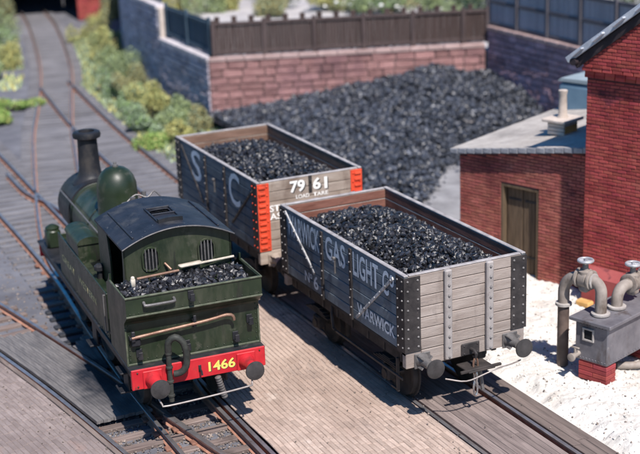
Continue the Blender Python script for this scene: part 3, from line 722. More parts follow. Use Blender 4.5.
wm = empty('stone_wall', 'low pink stone retaining wall behind the coal heap under the brown fence', 'wall')
stonewall(wm, [C1, C2], 2.08, -.1, m_pinkstone, m_cope, .62, .26)
wr = empty('stone_wall', 'shaded purple stone retaining wall running towards us behind the shed', 'wall')
stonewall(wr, [(13.66, 20.5), (13.34, 9.)], 2.68, -.1, m_purplestone, m_cope, .50, .20)
wl = empty('stone_wall', 'long bluish stepped stone wall curving along the grassy bank to the tunnel', 'wall')
stonewall(wl, [(4.72, 29.1), (4.60, 23.78)], 2.08, -.1, m_greystone, m_copeg, .50, .19, limit=150)
stonewall(wl, [(6.2, 38.5), (4.95, 33.0), (4.72, 29.12)], 3.28, -.1, m_greystone, m_copeg, .50, .20, limit=130)
stonewall(wl, [(9.9, 50.0), (7.9, 44.3), (6.2, 38.5)], 4.6, -.1, m_greystone, m_copeg, .55, .24, limit=10)
g = G(); g.box((4.96, 29.1, 2.62), (.5, .34, 1.22), .02); g.build('pier', m_chimney, wl)
g = G(); g.box((6.45, 38.5, 3.9), (.5, .34, 1.4), .02); g.build('pier', m_chimney, wl)

# raised street level behind the walls
g = G(); 
bk = [(4.9, 23.95), (13.7, 20.85), (13.4, 9), (60, 9), (60, 90), (12, 90), (10.2, 50), (8.2, 44.3), (6.5, 38.5), (5.25, 33), (5.0, 29.2)]
g.add([(x, y, 1.86) for x, y in bk]+[(x, y, -.3) for x, y in bk], [tuple(range(len(bk)))]+[(i, (i+1)%len(bk), len(bk)+(i+1)%len(bk), len(bk)+i) for i in range(len(bk))]); structure(g.build('street', m_yard))

# fences
def fence(name_label, path, z0, z1, mt, bw, posts, rails, stubs=False, pm=None):
    pm = pm or mt
    root = empty('wooden_fence', name_label, 'fence')
    g = G(); g.box((0,0,0), (.96,1,.022), .004); proto = g.build('fence_board', mt, root); used = False
    for p, q in zip(path, path[1:]):
        p, q = Vector((*p, 0)), Vector((*q, 0)); L = (q-p).length; d = (q-p).normalized(); X = frame(p, d, (0,0,1)); n = int(L/bw)
        for i in range(n):
            o = proto if not used else copy_obj(proto, root); used = True
            o.matrix_local = X @ Matrix.Translation((bw*(i+.5), (z0+z1)/2+rnd.uniform(-.010,.008), rnd.uniform(-.004,.004))) @ Matrix.Rotation(rnd.uniform(-.004,.004), 4, 'Z') @ Matrix.Diagonal((bw, z1-z0-.04, 1, 1))
        for u in posts:
            if u <= L:
                g = G(); g.box((u, (z0+z1)/2+.04, .05), (.14, z1-z0+.10, .10), .012, X=X); g.build('fence_post', pm, root)
        for zz in rails:
            g = G(); g.box((L/2, zz, .034), (L, .11, .06), .006, X=X); g.build('fence_rail', pm, root)
        if stubs:
            u = .22
            while u < L-.1:
                g = G(); g.box((u, z1+.06, -.05), (.18,.26,.06), .008, X=X); g.build('fence_picket', mt, root); u += .58
    return root
fence('dark brown plank fence with posts standing on the pink stone wall', [(4.80, 23.90), (13.80, 20.66)], 2.14, 3.27, m_fence, .105, [.07,1.79,3.5,5.2,6.9,8.65,9.5], [2.26, 3.22], stubs=True, pm=m_fencep)
fence('tall grey plank fence in shade on the purple stone wall', [(13.80, 20.75), (13.48, 9.)], 2.60, 4.3, m_fenceg, .125, [.1, 1.9, 3.7, 5.5, 7.3, 9.1], [2.80, 3.55, 4.25], pm=m_fencegp)
fence('dark blue plank fence in shade on the stepped wall above the bank', [(4.98, 28.85), (4.86, 23.98)], 2.14, 3.35, m_fenceb, .16, [.08,2.4,4.75], [2.3, 3.2])
fence('short dark blue plank fence farther up the stepped wall near the tunnel', [(6.5, 38.4), (5.22, 33.0), (5.0, 29.3)], 3.34, 4.5, m_fenceb, .2, [.1, 3.8], [3.5, 4.3])

# tunnel portal at the far end of the track
tp = empty('tunnel_portal', 'dark railway tunnel mouth with red brick pier at the far end of the tracks', 'tunnel')
TX = Matrix.Translation((6.15, 53.2, 0)) @ Matrix.Rotation(R(-14), 4, 'Z')
def tbox(c, d, mt, nm): g = G(); g.box(c, d, .03, X=TX); return g.build(nm, mt, tp)
pier = tbox((2.6, -.6, 2.2), (1.3, 1.4, 5.0), m_mortar, 'pier')
brickwork(1.96, 3.24, -.1, 4.6, TX @ frame((0,-1.3,0), (1,0,0), (0,0,1)), m_brick, tp, bw=.34, bh=.12, joint=.02)
tbox((-3.2, -.6, 2.2), (1.3, 1.4, 5.0), m_soot, 'pier'); tbox((-.3, .2, 5.3), (8.4, 2.4, 1.2), m_soot, 'lintel')
tbox((2.2, 11.5, 2.2), (.5, 22, 5), m_soot, 'tunnel_wall'); tbox((-2.8, 11.5, 2.2), (.5, 22, 5), m_soot, 'tunnel_wall'); tbox((-.3, 11.6, 4.85), (4.4, 21.8, .3), m_soot, 'tunnel_roof'); tbox((-.3, 22.7, 2.2), (4.4, .3, 4.9), m_soot, 'tunnel_end')
tbox((7.0, .4, 3.2), (7.4, 1.0, 7.0), m_soot, 'wing_wall'); tbox((-8, .4, 3.2), (8.2, 1.0, 7.0), m_soot, 'wing_wall')

# ------------------------------------------------------------------ coal heap
wd = Vector((C2[0]-C1[0], C2[1]-C1[1])).normalized(); wn = Vector((wd.y, -wd.x))
def hheap(x, y):
    q = Vector((x-C1[0], y-C1[1])); u = q.dot(wd); v_ = q.dot(wn)          # u along the back wall, v out from it
    if v_ < -.1: return -9
    zw = .25+1.2*min(1, max(0, u/7.2))**1.2                # height against the wall
    if x > 12.4: zw = min(zw, 1.2)
    reach = 4.5+7.3*min(1, max(0, u/3.2)) - 2.5*min(1.45, max(0, u-5.1)) - .95*max(0, u-6.6)     # how far the foot comes out
    reach += .5*nz(u, 2, .7)
    k = v_/max(.5, reach)
    if k > 1: return -9
    h = zw*(1-k)**.75+ .16*math.sin(k*3.1)*(1 if u > 1 else .5)
    return h*(1+.12*nz(x, y, .9))+.05*nz(x, y, 2.2)-.06
v, f = sheet(4.3, 14.2, 8.5, 24.2, 90, 140, lambda x, y: hheap(x, y)-.05)
keep = [q for q in f if all(v[i][2] > -2 for i in q)]
ids = sorted({i for q in keep for i in q}); rm = {a: b for b, a in enumerate(ids)}
base = ([v[i] for i in ids], [tuple(rm[i] for i in q) for q in keep])
pos = []; sz = []
while len(pos) < 13500:
    x, y = rnd.uniform(4.4, 13.9), rnd.uniform(8.6, 24); h = hheap(x, y)
    if h < -1: continue
    s = rnd.choice((.07,.09,.10,.12,.14,.17,.22)) * (1.25 if rnd.random() < .06 else 1)
    pos.append((x, y, max(-.05, h)+s*.12+rnd.uniform(-.03,.04))); sz.append(s)
tries = 0
while tries < 30000 and len(pos) < 14300:
    tries += 1; x, y = rnd.uniform(4.4, 13), rnd.uniform(7.8, 21); a = rnd.uniform(.1, 1.0)
    if hheap(x, y) < -1 and hheap(x+wn.x*-a, y+wn.y*-a) > -1 and rnd.random() < (1-a)**2: pos.append((x, y, -.05)); sz.append(rnd.choice((.05,.07,.09,.12,.16)))
hp = lumps('coal_heap', pos, sz, m_heap, base=base); tag(hp, 'long heap of grey black coal piled against the pink and purple stone walls', 'coal heap')

# ------------------------------------------------------------------ plants
def bush(x, y, z, rx, rz, kind, label, nleaf=900, group='bushes along the wall foot', leaf=.10, flowers=0, cat='bush', name='bush'):
    root = empty(name, label, cat, (x, y, z), rnd.uniform(0, 6), group)
    n = int(nleaf*3.0); leaf *= .55; c = []
    lob = [(nrs.normal(size=3)*np.array([.42,.42,.26])+np.array([0,0,.45]), nrs.uniform(.35,.62)) for _ in range(7)]
    P = np.empty((n, 3)); tn = np.empty(n)
    for i in range(n):
        o, r = lob[nrs.integers(len(lob))]; d = nrs.normal(size=3); d /= np.linalg.norm(d); P[i] = o+d*r*nrs.uniform(.5, 1.05)
    tn = nrs.random(n)
    P[:, 2] = np.abs(P[:, 2]); P *= np.array([rx, rx, rz]); Rm = rotmats(n); s = leaf*nrs.uniform(.6, 1.5, n)
    q = np.array([(-.5,0,0),(0,-.32,.08),(.5,0,0),(0,.32,.08)])
    V = np.einsum('nij,kj->nki', Rm, q)*s[:, None, None]+P[:, None, :]
    g = G(); g.v = [tuple(t) for t in V.reshape(-1, 3)]; g.f = [(4*i, 4*i+1, 4*i+2, 4*i+3) for i in range(n)]
    k2 = (kind+ (1 if kind != 1 else 2)) % 5
    g.mi = [0 if nrs.random() < .75 else 1 for _ in range(n)]; g.tone = tn.tolist()
    g.build('foliage', [m_leafs[kind], m_leafs[k2]], root)
    g = G()
    for k in range(6):
        a = rnd.uniform(0, 6.28); g.tube([(0,0,-.1), (math.cos(a)*rx*.25, math.sin(a)*rx*.25, rz*.35), (math.cos(a)*rx*.5, math.sin(a)*rx*.5, rz*.8)], .018, 5)
    g.build('stem', m_stem, root)
    if flowers:
        g = G()
        for k in range(flowers):
            o, r = lob[nrs.integers(len(lob))]; d = nrs.normal(size=3); d /= np.linalg.norm(d); p_ = (o+d*r)*np.array([rx, rx, rz]); p_[2] = abs(p_[2]); g.lathe(p_, (0,0,1), [(-.05,.03),(0,.09),(.06,.04)], 6)
        g.build('flower', m_flower, root, stuff=True)
BU = [ # x, y, r, h, kind, label
 (9.6,50.9,.8,1.3,2,'olive bush growing against the red tunnel pier'), (6.75,45.0,.75,1.25,0,'yellowish bush at the wall foot nearest the tunnel pier'), (6.25,42.4,.6,1.0,2,'small olive bush between two yellowish ones near the tunnel'),
 (5.3,38.2,.8,1.2,0,'yellow bush below the upper step of the blue wall'), (4.35,35.0,.7,1.1,1,'green bush below the upper step of the wall'), (3.95,32.3,.8,1.2,1,'tall green bush halfway down the bank'),
 (3.1,30.6,.6,.8,3,'pale blue green bush beside the tracks halfway down the bank'), (3.9,29.6,.75,1.0,2,'brownish olive round bush under the pier of the stepped wall'), (3.0,27.9,.6,.6,3,'low pale green clump beside the rails'),
 (3.75,27.4,.6,.75,0,'yellow clump under the lower stepped wall'), (2.35,25.9,.6,.5,3,'low grey green clump nearest the rails'), (3.0,25.4,.62,.7,0,'bright yellow green bush in the middle of the bank'),
 (3.75,25.2,.55,.75,1,'green bush close to the lower wall'), (2.3,23.9,.6,.5,3,'low blue green clump beside the bright grass patch'), (3.1,23.7,.6,.6,1,'green bush near the wall corner'),
 (4.0,23.3,.45,.6,2,'dark brownish bush at the corner of the pink wall'), (1.75,21.9,.7,.32,4,'low bright green grass patch by the far end of the wagons'), (2.8,22.4,.55,.42,0,'low yellow clump by the far end of the wagons'), (5.9,40.6,.6,.9,1,'green bush just beyond the yellow one on the bank')]
for b in BU: bush(b[0], b[1], -.12, b[2]*1.0, b[3]*1.0, b[4], b[5], nleaf=int(900+900*b[2]), leaf=.11)
LB = [(2.2,46.5,1.1,1.6,1,'green bush on the left of the track by the tunnel mouth'), (1.2,42.2,1.0,1.4,3,'blue green bush at the left edge of the view'), (1.3,39.4,.8,1.0,0,'yellow green bush left of the track'), (.1,37.2,.9,.7,1,'low green bush at the left edge below the yellow one'), (3.4,50.8,1.0,1.8,2,'olive bush beside the dark tunnel mouth on the left'),
 (-.9,30.2,.75,.26,4,'upper bright green grass tuft left of the track'), (-1.5,28.2,.6,.22,4,'lower bright green grass tuft left of the track')]
for b in LB: bush(b[0], b[1], -.12, b[2], b[3], b[4], b[5], nleaf=int(900+700*b[2]), group='plants left of the track', leaf=.13)
TB = [(11.2,33.2,.8,.9,2,0,'small olive shrub behind the left part of the brown fence'), (12.4,34.8,1.0,1.0,5,0,'dark green shrub on the pale street behind the brown fence'), (16.3,29.2,.9,.9,1,10,'low green shrub with white flowers behind the middle of the brown fence'), (19.2,33.0,1.8,1.7,5,0,'large dark hedge at the back behind the brown fence'), (16.5,36.5,1.6,1.6,1,0,'big green shrub far back behind the brick hut'), (22.0,30.5,1.8,1.7,5,0,'large dark hedge at the back behind the grey fence'), (13.2,38.5,1.5,1.4,2,0,'broad olive shrub far back on the pale street'),
 (8.7,37.5,1.0,1.5,0,0,'yellow green shrub behind the blue fence'), (9.2,35.8,.9,1.3,1,0,'green shrub right of the yellow one behind the blue fence'), (7.6,38.5,.8,1.4,0,0,'yellow shrub nearest the stepped pier behind the fence'), (10.3,36.4,.8,.9,0,0,'small yellow shrub on the pale street'),
 (14.5,31.6,1.0,1.1,1,16,'white flowering green shrub behind the brown fence'), (15.3,30.4,.9,1.0,3,14,'white flowering blue green shrub near the brick hut'), (13.6,33.0,.8,.9,0,6,'yellow green shrub with few white flowers behind the brown fence'), (18.3,29.8,1.5,1.3,5,0,'wide dark green shrub behind the right end of the brown fence'), (20.4,28.2,1.5,1.3,5,0,'dark green shrub behind the corner of the two fences'), (22.5,24,1.4,3.0,5,0,'dark green bush rising above the grey fence by the roof')]
for b in TB: bush(b[0], b[1], 1.86, b[2], b[3], b[4], b[6], nleaf=1500, group='shrubs behind the fences', leaf=.13, flowers=b[5])
g = G()
for k in range(9000):
    y = rnd.uniform(19.5, 46); lo = lerp(wagR, y)+.45 if y < 34 else lerp(tunR, y)+.5; hi = lerp([(4.5,19),(4.5,29),(4.8,33),(6.1,38.5),(7.8,44.3),(9,48)], y)
    x = rnd.uniform(lo, hi) if hi > lo else lo; a = rnd.uniform(0, 3.14); h = rnd.uniform(.05,.16); w_ = .05
    dx, dy = math.cos(a)*w_, math.sin(a)*w_; lx, ly = rnd.uniform(-.06,.06), rnd.uniform(-.06,.06)
    g.add([(x-dx,y-dy,-.18),(x+dx,y+dy,-.18),(x+lx,y+ly,-.16+h)], [(0,1,2)], rnd.choice((0,0,1,2)))
for k in range(2500):
    y = rnd.uniform(28, 50); x = lerp(tunL, y)-rnd.uniform(.7, 4); a = rnd.uniform(0, 3.14); h = rnd.uniform(.05,.2)
    if nz(x, y, .5) < .05: continue
    g.add([(x-.05,y,-.18),(x+.05,y,-.18),(x+rnd.uniform(-.06,.06),y+.03,-.16+h)], [(0,1,2)], rnd.choice((0,1,2)))
gr = g.build('grass', [m_leafs[3], m_leafs[0], m_leafs[1]], stuff=True)
# brick hut beyond the brown fence
hut = empty('brick_hut', 'small reddish brick hut half hidden behind the brown fence', 'hut', (17.0, 33.0, 1.86), R(-20))
g = G(); g.box((0,0,1.2), (2.0,2.0,2.4), .02); g.build('wall', m_mortar, hut)
brickwork(-1, 1, 0, 2.35, frame((0,-1.0,0), (1,0,0), (0,0,1)), m_bricks, hut, bw=.26, bh=.09)
g = G(); g.prism([(-1.2,2.4),(1.2,2.4),(0,3.1)], -1.2, 1.2, 0, axis=1); g.build('roof', m_slate, hut)

# ------------------------------------------------------------------ wagons
def wagon(spec):
    W, L, zb, zt, n = spec['hw'], 4.9, spec['zb'], spec['zt'], spec['n']; T = .075
    ms, me_, mi_ = spec['side'], spec['end'], spec['inside']
    root = empty('coal_wagon', spec['label'], 'wagon', spec['loc'], spec['rz'], 'open coal wagons')
    ph = (zt-.03-zb)/n
    # planks; inner face takes the bare inside wood
    def plank(c, d, inner, outm):
        g = G(); g.box(c, d, .007)
        ax, sg = inner
        for i, f in enumerate(g.f):
            q = sum(g.v[k][ax] for k in f)/len(f)
            if abs(q-(c[ax]+sg*d[ax]/2)) < .003: g.mi[i] = 1
        return g
    for i in range(n):
        zc = zb+ph*(i+.5); jz = rnd.uniform(-.0035,.0035)
        for s in (-1, 1):
            plank((s*(W-T/2)+jz, L/2, zc), (T, L-.002, ph-.010), (0, -s), ms).build('side_plank', [ms, mi_], root)
        for s, yy in ((-1, T/2), (1, L-T/2)):
            plank((0, yy+jz, zc), (2*(W-T)-.004, T, ph-.012), (1, -s), me_).build('end_plank', [me_, mi_], root)
    g = G()                                             # worn capping strip
    for s in (-1, 1): g.box((s*(W-T/2), L/2, zt-.016), (T+.008, L+.008, .028), .008)
    for yy in (T/2, L-T/2): g.box((0, yy, zt-.017), (2*(W-T)-.035, T+.006, .026), .008)
    g.build('capping_strip', m_wrim, root)
    g = G(); g.box((0, L/2, zb-.035), (2*W-.02, L-.02, .06), .005); g.build('floor', m_under, root)
    for s in (-1, 1):
        g = G(); g.box((s*(W-.17), L/2, zb-.19), (.10, L-.26, .25), .01); g.build('solebar', m_under, root)
    for yy in (.065, L-.065):
        g = G(); g.box((0, yy, zb-.15), (2*W-.02, .13, .285), .012); g.build('headstock', me_, root)
    for s in (-1, 1):                                   # corner plates
        for yy, sy in ((0, -1), (L, 1)):
            g = G(); z0, z1 = zb-.005, zt-.04; cw = spec['cw']
            g.box((s*(W-cw/2+.008), yy+sy*.008, (z0+z1)/2), (cw, .02, z1-z0), .004)
            g.box((s*(W+.009), yy-sy*(.13-.012), (z0+z1)/2), (.02, .28, z1-z0), .004, mi=1)
            for k in range(8):
                zz = z0+.09+(z1-z0-.16)*k/7
                for e in (.05, cw-.06): g.rivet((s*(W-e), yy+sy*.018, zz), (0, sy, 0), .023, 2)
                for e in (.05, .20): g.rivet((s*(W+.019), yy-sy*e, zz), (s, 0, 0), .021, 2)
            if spec['orange'] and sy < 0:
                for k in range(11): g.box((s*(W-.10), yy-.03, z0+.08+(z1-z0-.16)*k/10), (.15,.03,.05), .008)
            g.build('corner_plate', [spec['cmat'] if sy < 0 else m_iron, spec['csid'], spec['cmat'] if spec['orange'] and sy < 0 else m_rivet], root, 35)
    for x in spec['stan']:                              # end stanchions, near and far end
        for yy, sy in ((0, -1), (L, 1)):
            g = G(); g.box((x, yy+sy*.045, (zb-.27+zt)/2), (.135, .09, zt-zb+.24), .022)
            for k in range(9): g.rivet((x+rnd.uniform(-.002,.002), yy+sy*.088, zb-.2+(zt-zb+.1)*k/8), (0, sy, 0), .030, 1)
            g.build('end_stanchion', [spec['smat'], m_rivet], root, 35)
    for s in (-1, 1):                                   # door straps and diagonal ties
        for y in spec['straps']:
            g = G(); g.box((s*(W+.018), y, (zb-.03+zt-.06)/2), (.035, .085, zt-zb-.03), .008)
            for k in range(8): g.rivet((s*(W+.034), y+.022*(-1)**k, zb+.05+(zt-zb-.2)*k/7), (s,0,0), .020, 1)
            g.build('door_strap', [m_iron, m_rivet], root, 35)
        for (ya, za, yb, zb_) in spec['ties']:
            g = G(); dv = Vector((0, yb-ya, zb_-za)); X = frame((s*(W+.012), (ya+yb)/2, (za+zb_)/2), dv, (1,0,0))
            g.box((0,0,0), (dv.length, .03, .055), .006, X=X)
            for k in range(7): g.rivet(Vector((s*(W+.026), ya, za))+dv*(k+.3)/7, (s,0,0), .017)
            g.build('diagonal_tie', spec['tie'], root, 35)
        g = G(); yc = sum(spec['straps'])/2; g.box((s*(W+.03), yc+.02, (zb+zt)/2+.12), (.03,.03,.30), .008); g.box((s*(W+.05), yc+.02, (zb+zt)/2+.27), (.06,.07,.05), .01); g.build('door_pin', m_steelgrey, root)
        g = G()
        for k in range(8): g.box((s*(W-.115), .35+k*.6, zb-.20), (.03,.05,.20), .006)
        g.build('solebar_bracket', m_iron, root, stuff=True)
    # running gear
    for yy in (1.05, 3.85):
        for s in (-1, 1):
            g = G(); g.lathe((s*.63, yy, .48), (s,0,0), [(-.05,.52),(-.02,.52),(-.015,.48),(.07,.47),(.075,.40),(.05,.36),(.05,.12),(.12,.10),(.12,.05)], 28); g.build('wheel', [m_under], root, 35)
            g = G(); g.prism([(yy-.42,zb-.32),(yy+.42,zb-.32),(yy+.13,.55),(yy+.11,.30),(yy-.11,.30),(yy-.13,.55)], s*.86-.015, s*.86+.015); g.build('axle_guard', m_under, root)
            g = G(); g.box((s*.93, yy, .48), (.16,.24,.26), .03); g.cyl((s*1.0, yy, .46), (s*1.03, yy, .46), .09, n=14); g.build('axlebox', m_under, root, 35)
            g = G()
            for k in range(4): g.box((s*.93, yy, .66+k*.035), (.10, .95-.2*k if k < 3 else .25, .028), .004)
            g.build('leaf_spring', m_under, root)
        g = G(); g.cyl((-.9, yy, .48), (.9, yy, .48), .06, n=10); g.build('axle', m_under, root, 35)
    for s in (-1, 1):
      if s < 0:
        g = G(); x = s*(W-.05); g.box((x, 1.45, .70), (.03, 2.5, .055), .01, X=Matrix.Translation((0,0,0)))
        g.tube([(x, 2.75, .72), (x-s*.02, 2.85, .70), (x-s*.04, 2.95, .95), (x-s*.08, 3.0, zb-.1)], .03, 6); g.build('brake_lever', m_iron, root)
        g = G(); g.box((x-s*.03, .42, .70), (.05,.05,.62), .008); g.box((x-s*.03, .54, .42), (.04,.2,.04), .006); g.build('brake_guide', m_iron, root)
        for yb in (1.70, 3.2):
            g = G(); g.box((s*.63, yb, .50), (.09,.10,.38), .03); g.build('brake_block', m_under, root)
    # buffers and coupling on both ends
    for yy, sy in ((0, -1), (L, 1)):
        for s in (-1, 1):
            g = G(); bx = s*.865; bz = 1.07; X = None
            g.box((bx, yy+sy*.012, bz), (.30,.026,.27), .01)
            g.lathe((bx, yy+sy*.02, bz), (0,sy,0), [(0,.135),(.05,.115),(.10,.088),(.27,.078),(.275,.06)], 18)
            for k in range(4):
                a = k*math.pi/2+.785; g.box((0,0,0), (.022,.16,.09), .006, X=Matrix.Translation((bx+.105*math.cos(a), yy+sy*.10, bz+.105*math.sin(a))) @ Matrix.Rotation(-a+1.57, 4, 'Y'))
            bb = g.build('buffer', spec['bufm'], root, 35)
            g = G(); g.lathe((bx, yy+sy*.28, bz), (0,sy,0), [(0,.045),(.14,.045),(.142,.155),(.165,.168),(.185,.163),(.198,.11),(.202,.03)], 26); g.build('buffer_head', m_bufhead, bb, 30)
        g = G(); g.box((.07, yy+sy*.015, 1.08), (.36,.03,.22), .015)
        for q in (-.13, .13):
            for r_ in (-.07, .07): g.rivet((.07+q, yy+sy*.028, 1.08+r_), (0,sy,0), .02)
        cp = g.build('coupling_plate', m_iron, root, 35)
        g = G(); g.tube([(.07, yy+sy*.02, 1.08), (.07, yy+sy*.14, 1.09), (.07, yy+sy*.20, 1.05), (.07, yy+sy*.19, .99), (.07, yy+sy*.13, .98)], .03, 8); g.build('hook', m_iron, cp, 40)
    # tension-lock bar below the near headstock, and its wire hoop
    g = G(); g.box((.10, -.14, .80), (.52,.42,.03), .008); g.box((.10, -.30, .815), (.8,.05,.05), .01); g.build('coupling_bracket', m_under, root)
    g = G(); g.tube(curve([(-.62,-.34,.80),(-.3,-.48,.74),(.05,-.50,.80),(.3,-.52,.86),(.62,-.45,.84),(.86,-.35,.82)], .08), .014, 8); g.build('coupling_hoop', m_pale_rod, root, 50)
    return root
w1 = wagon(dict(label='grey seven plank coal wagon lettered Warwick Gas Light, nearest to us', loc=(0,0,0), rz=0, hw=1.176, zb=1.25, zt=2.605, n=7, side=m_wside, end=m_wend, inside=m_win,
    cw=.30, cmat=m_iron, csid=m_iron, orange=False, stan=(-.38, .43), smat=m_irong, straps=(3.06, 1.90), ties=[(4.66,2.52,3.42,1.62),(.36,2.46,1.72,1.32)], tie=m_strap, bufm=m_steelgrey))
w2 = wagon(dict(label='slate blue coal wagon numbered 7961 with orange red corner plates, farther from us', loc=(.02,6.07,0), rz=R(-.4), hw=1.19, zb=1.28, zt=2.75, n=7, side=m_2side, end=m_2end, inside=m_winb,
    cw=.27, cmat=m_orange, csid=m_iron, orange=True, stan=(), smat=m_2end, straps=(2.94, 1.78), ties=[(4.5,2.62,3.2,1.55),(.2,2.55,1.45,1.55)], tie=m_iron, bufm=m_2end))
def sideX(W, y, z): return frame((-W-.0065, y, z), (0,-1,0), (0,0,1))
def endX(x, z, off=.0065): return frame((x, -off, z), (1,0,0), (0,0,1))
text(None, 'WARWICK', 1.42, .44, sideX(1.176, 4.60, 2.08), m_letter, w1, .018)
text(None, 'GAS', .80, .44, sideX(1.176, 2.92, 2.08), m_letter, w1, .018)
text(None, 'LIGH', .70, .44, sideX(1.176, 1.82, 2.08), m_letter, w1, .018)
g = G(); X_ = sideX(1.176, 1.09, 2.08); z0_ = (0,0,1)
g.add([(0,.37,0),(.20,.37,0),(.20,.44,0),(0,.44,0)], [(0,1,2,3)], 0, .5, X_); g.add([(.068,0,0),(.132,0,0),(.132,.37,0),(.068,.37,0)], [(0,1,2,3)], 0, .5, X_); g.build('lettering', m_letter, w1)
text(None, 'C', .22, .44, sideX(1.176, .74, 2.08), m_letter, w1, .018); text(None, 'o', .15, .22, sideX(1.176, .49, 2.28), m_letter, w1, .02)
text(None, 'N', .20, .20, sideX(1.176, 3.86, 1.36), m_letter, w1, .02); text(None, 'o', .10, .10, sideX(1.176, 3.64, 1.46), m_letter, w1, .02); text(None, '6', .20, .27, sideX(1.176, 3.48, 1.31), m_letter, w1, .02)
text(None, 'WARWICK', 1.36, .22, sideX(1.176, 1.70, 1.39), m_letter, w1, .02)
text(None, 'S', .62, .70, sideX(1.19, 3.86, 1.97), m_letter, w2, .01); text(None, 'C', .62, .72, sideX(1.19, 1.56, 1.96), m_letter, w2, .01)
for dx, dz_, mt, off in ((.025, -.022, m_lettershade, .0055), (0, 0, m_letterw, .0075)):
    text(None, '79', .34, .25, endX(-.46+dx, 2.425+dz_, off), mt, w2, .03); text(None, '6', .18, .25, endX(.06+dx, 2.42+dz_, off), mt, w2, .03); text(None, '1', .07, .25, endX(.32+dx, 2.41+dz_, off), mt, w2, .03)
text(None, 'STEPHENSON', 1.36, .14, endX(-.93, 2.09), m_letterw, w2, .02); text(None, 'ASSOCIATED', 1.30, .14, endX(-.93, 1.92), m_letterw, w2, .02)
text(None, 'LOAD', .30, .08, endX(-.33, 2.285), m_letterw, w2, .02); text(None, 'TARE', .34, .08, endX(.06, 2.28), m_letterw, w2, .02)
g = G(); g.box((.0, -.012, 2.56), (.075,.022,.36), .006); g.box((0,-.03,2.63), (.05,.03,.07), .01); g.build('end_strap', m_iron, w2)
g = G()
for k, zz in enumerate((2.0, 1.62, 1.35)): g.rivet((.5, -.002, zz), (0,-1,0), .02)
# loose three-link chain hanging from the near hook
chn = empty('chain', 'bright three link coupling chain hanging from the near wagon hook', 'chain', (.07,-.18,.98))
for k, (z, a) in enumerate(((-.15,0),(-.36,1.57),(-.56,.2))):
    g = G(); pts = [(math.cos(a)*.045*math.cos(t), math.sin(a)*.045*math.cos(t), z+.135*math.sin(t)) for t in np.linspace(0, 2*math.pi, 14)[:-1]]; g.tube(pts, .018, 6, closed=True)
    g.build('chain_link', [m_brass, m_chain, m_chain][k], chn, 50)
g = G(); g.tube([(.13,.12,-.1),(.19,.10,-.3),(.22,.06,-.62)], .035, 6); g.build('brake_pipe', m_steelgrey, w1, 50).location = (.07,-.12,.92)

# coal loads
def coal_load(name, label, loc, hw, zt, n, fill, m_, rz=0):
    def h(x, y):
        a = max(0, 1-(abs(x)/(hw-.02))**2.2); b = max(0, 1-((y-2.2)/2.75)**4)
        return zt-.36+fill*a*b*(1-.10*(y/4.9))+.05*nz(x, y, 1.7)-(.08 if y > 4.2 else 0)
    pos = []; sz = []
    for _ in range(n):
        x, y = rnd.uniform(-hw+.08, hw-.08), rnd.uniform(.12, 4.78); s = rnd.choice((.07,.085,.10,.12,.145)); pos.append((x, y, h(x, y)+rnd.uniform(-.03,.045))); sz.append(s)
    b = sheet(-hw, hw, .08, 4.82, 16, 30, lambda x, y: h(x, y)-.04)
    o = lumps(name, pos, sz, m_, base=b); o.location = loc; o.rotation_euler.z = rz; tag(o, label, 'coal load', 'coal loads'); return o
coal_load('coal_load', 'glossy black lump coal heaped in the nearer grey wagon', (0,0,0), 1.09, 2.605, 3000, .34, m_coal)
coal_load('coal_load', 'black lump coal lying low in the slate blue wagon', (.02,6.07,0), 1.10, 2.75, 2600, .24, m_coal, R(-.4))

# ------------------------------------------------------------------ locomotive
lo = empty('tank_locomotive', 'dark green tank locomotive numbered 1466 seen from behind', 'locomotive', (-4.22, 1.55, 0), R(-3.2))
W = 1.16
def part(name, mt, fn, smooth=None, parent=None): g = G(); fn(g); return g.build(name, mt, parent or lo, smooth)
def pair(name, mt, fn, smooth=None, parent=None):
    for s in (-1, 1): part(name, mt, lambda g: fn(g, s), smooth, parent)
# buffer beam with number
bb = part('buffer_beam', m_red, lambda g: g.box((0,.045,1.08), (2*W,.09,.35), .01))
part('footplate', m_black, lambda g: g.box((0, 3.95, 1.235), (2*W+.02, 7.86, .045), .01))
pair('valance', m_black, lambda g, s: g.box((s*1.10, 4.0, 1.12), (.03, 7.6, .18), .005))
part('front_beam', m_red, lambda g: g.box((0,7.86,1.06), (2*W-.05,.08,.33), .01))
text(None, '1466', .47, .175, frame((.15,-.0035,.99), (1,0,0), (0,0,1)), m_yellow, lo, .025)
for dx, dz_ in ((.012,-.010),): text(None, '1466', .47, .175, frame((.15+dx,-.0018,.99+dz_), (1,0,0), (0,0,1)), m_lettershade, lo, .03)
def loco_buffer(s, y, sy):
    def f(g):
        g.box((s*.81, y+sy*.012, 1.06), (.33,.026,.31), .012)
        g.lathe((s*.81, y+sy*.02, 1.06), (0,sy,0), [(0,.135),(.03,.135),(.06,.115),(.30,.09),(.31,.065)], 22)
    b = part('buffer', m_red, f, 35)
    part('buffer_head', m_bufhead, lambda g: g.lathe((s*.81, y+sy*.30, 1.05), (0,sy,0), [(0,.06),(.12,.06),(.125,.145),(.15,.165),(.175,.16),(.19,.11),(.195,.03)], 28), 30, b)
for s in (-1, 1): loco_buffer(s, 0, -1); loco_buffer(s, 7.9, 1)
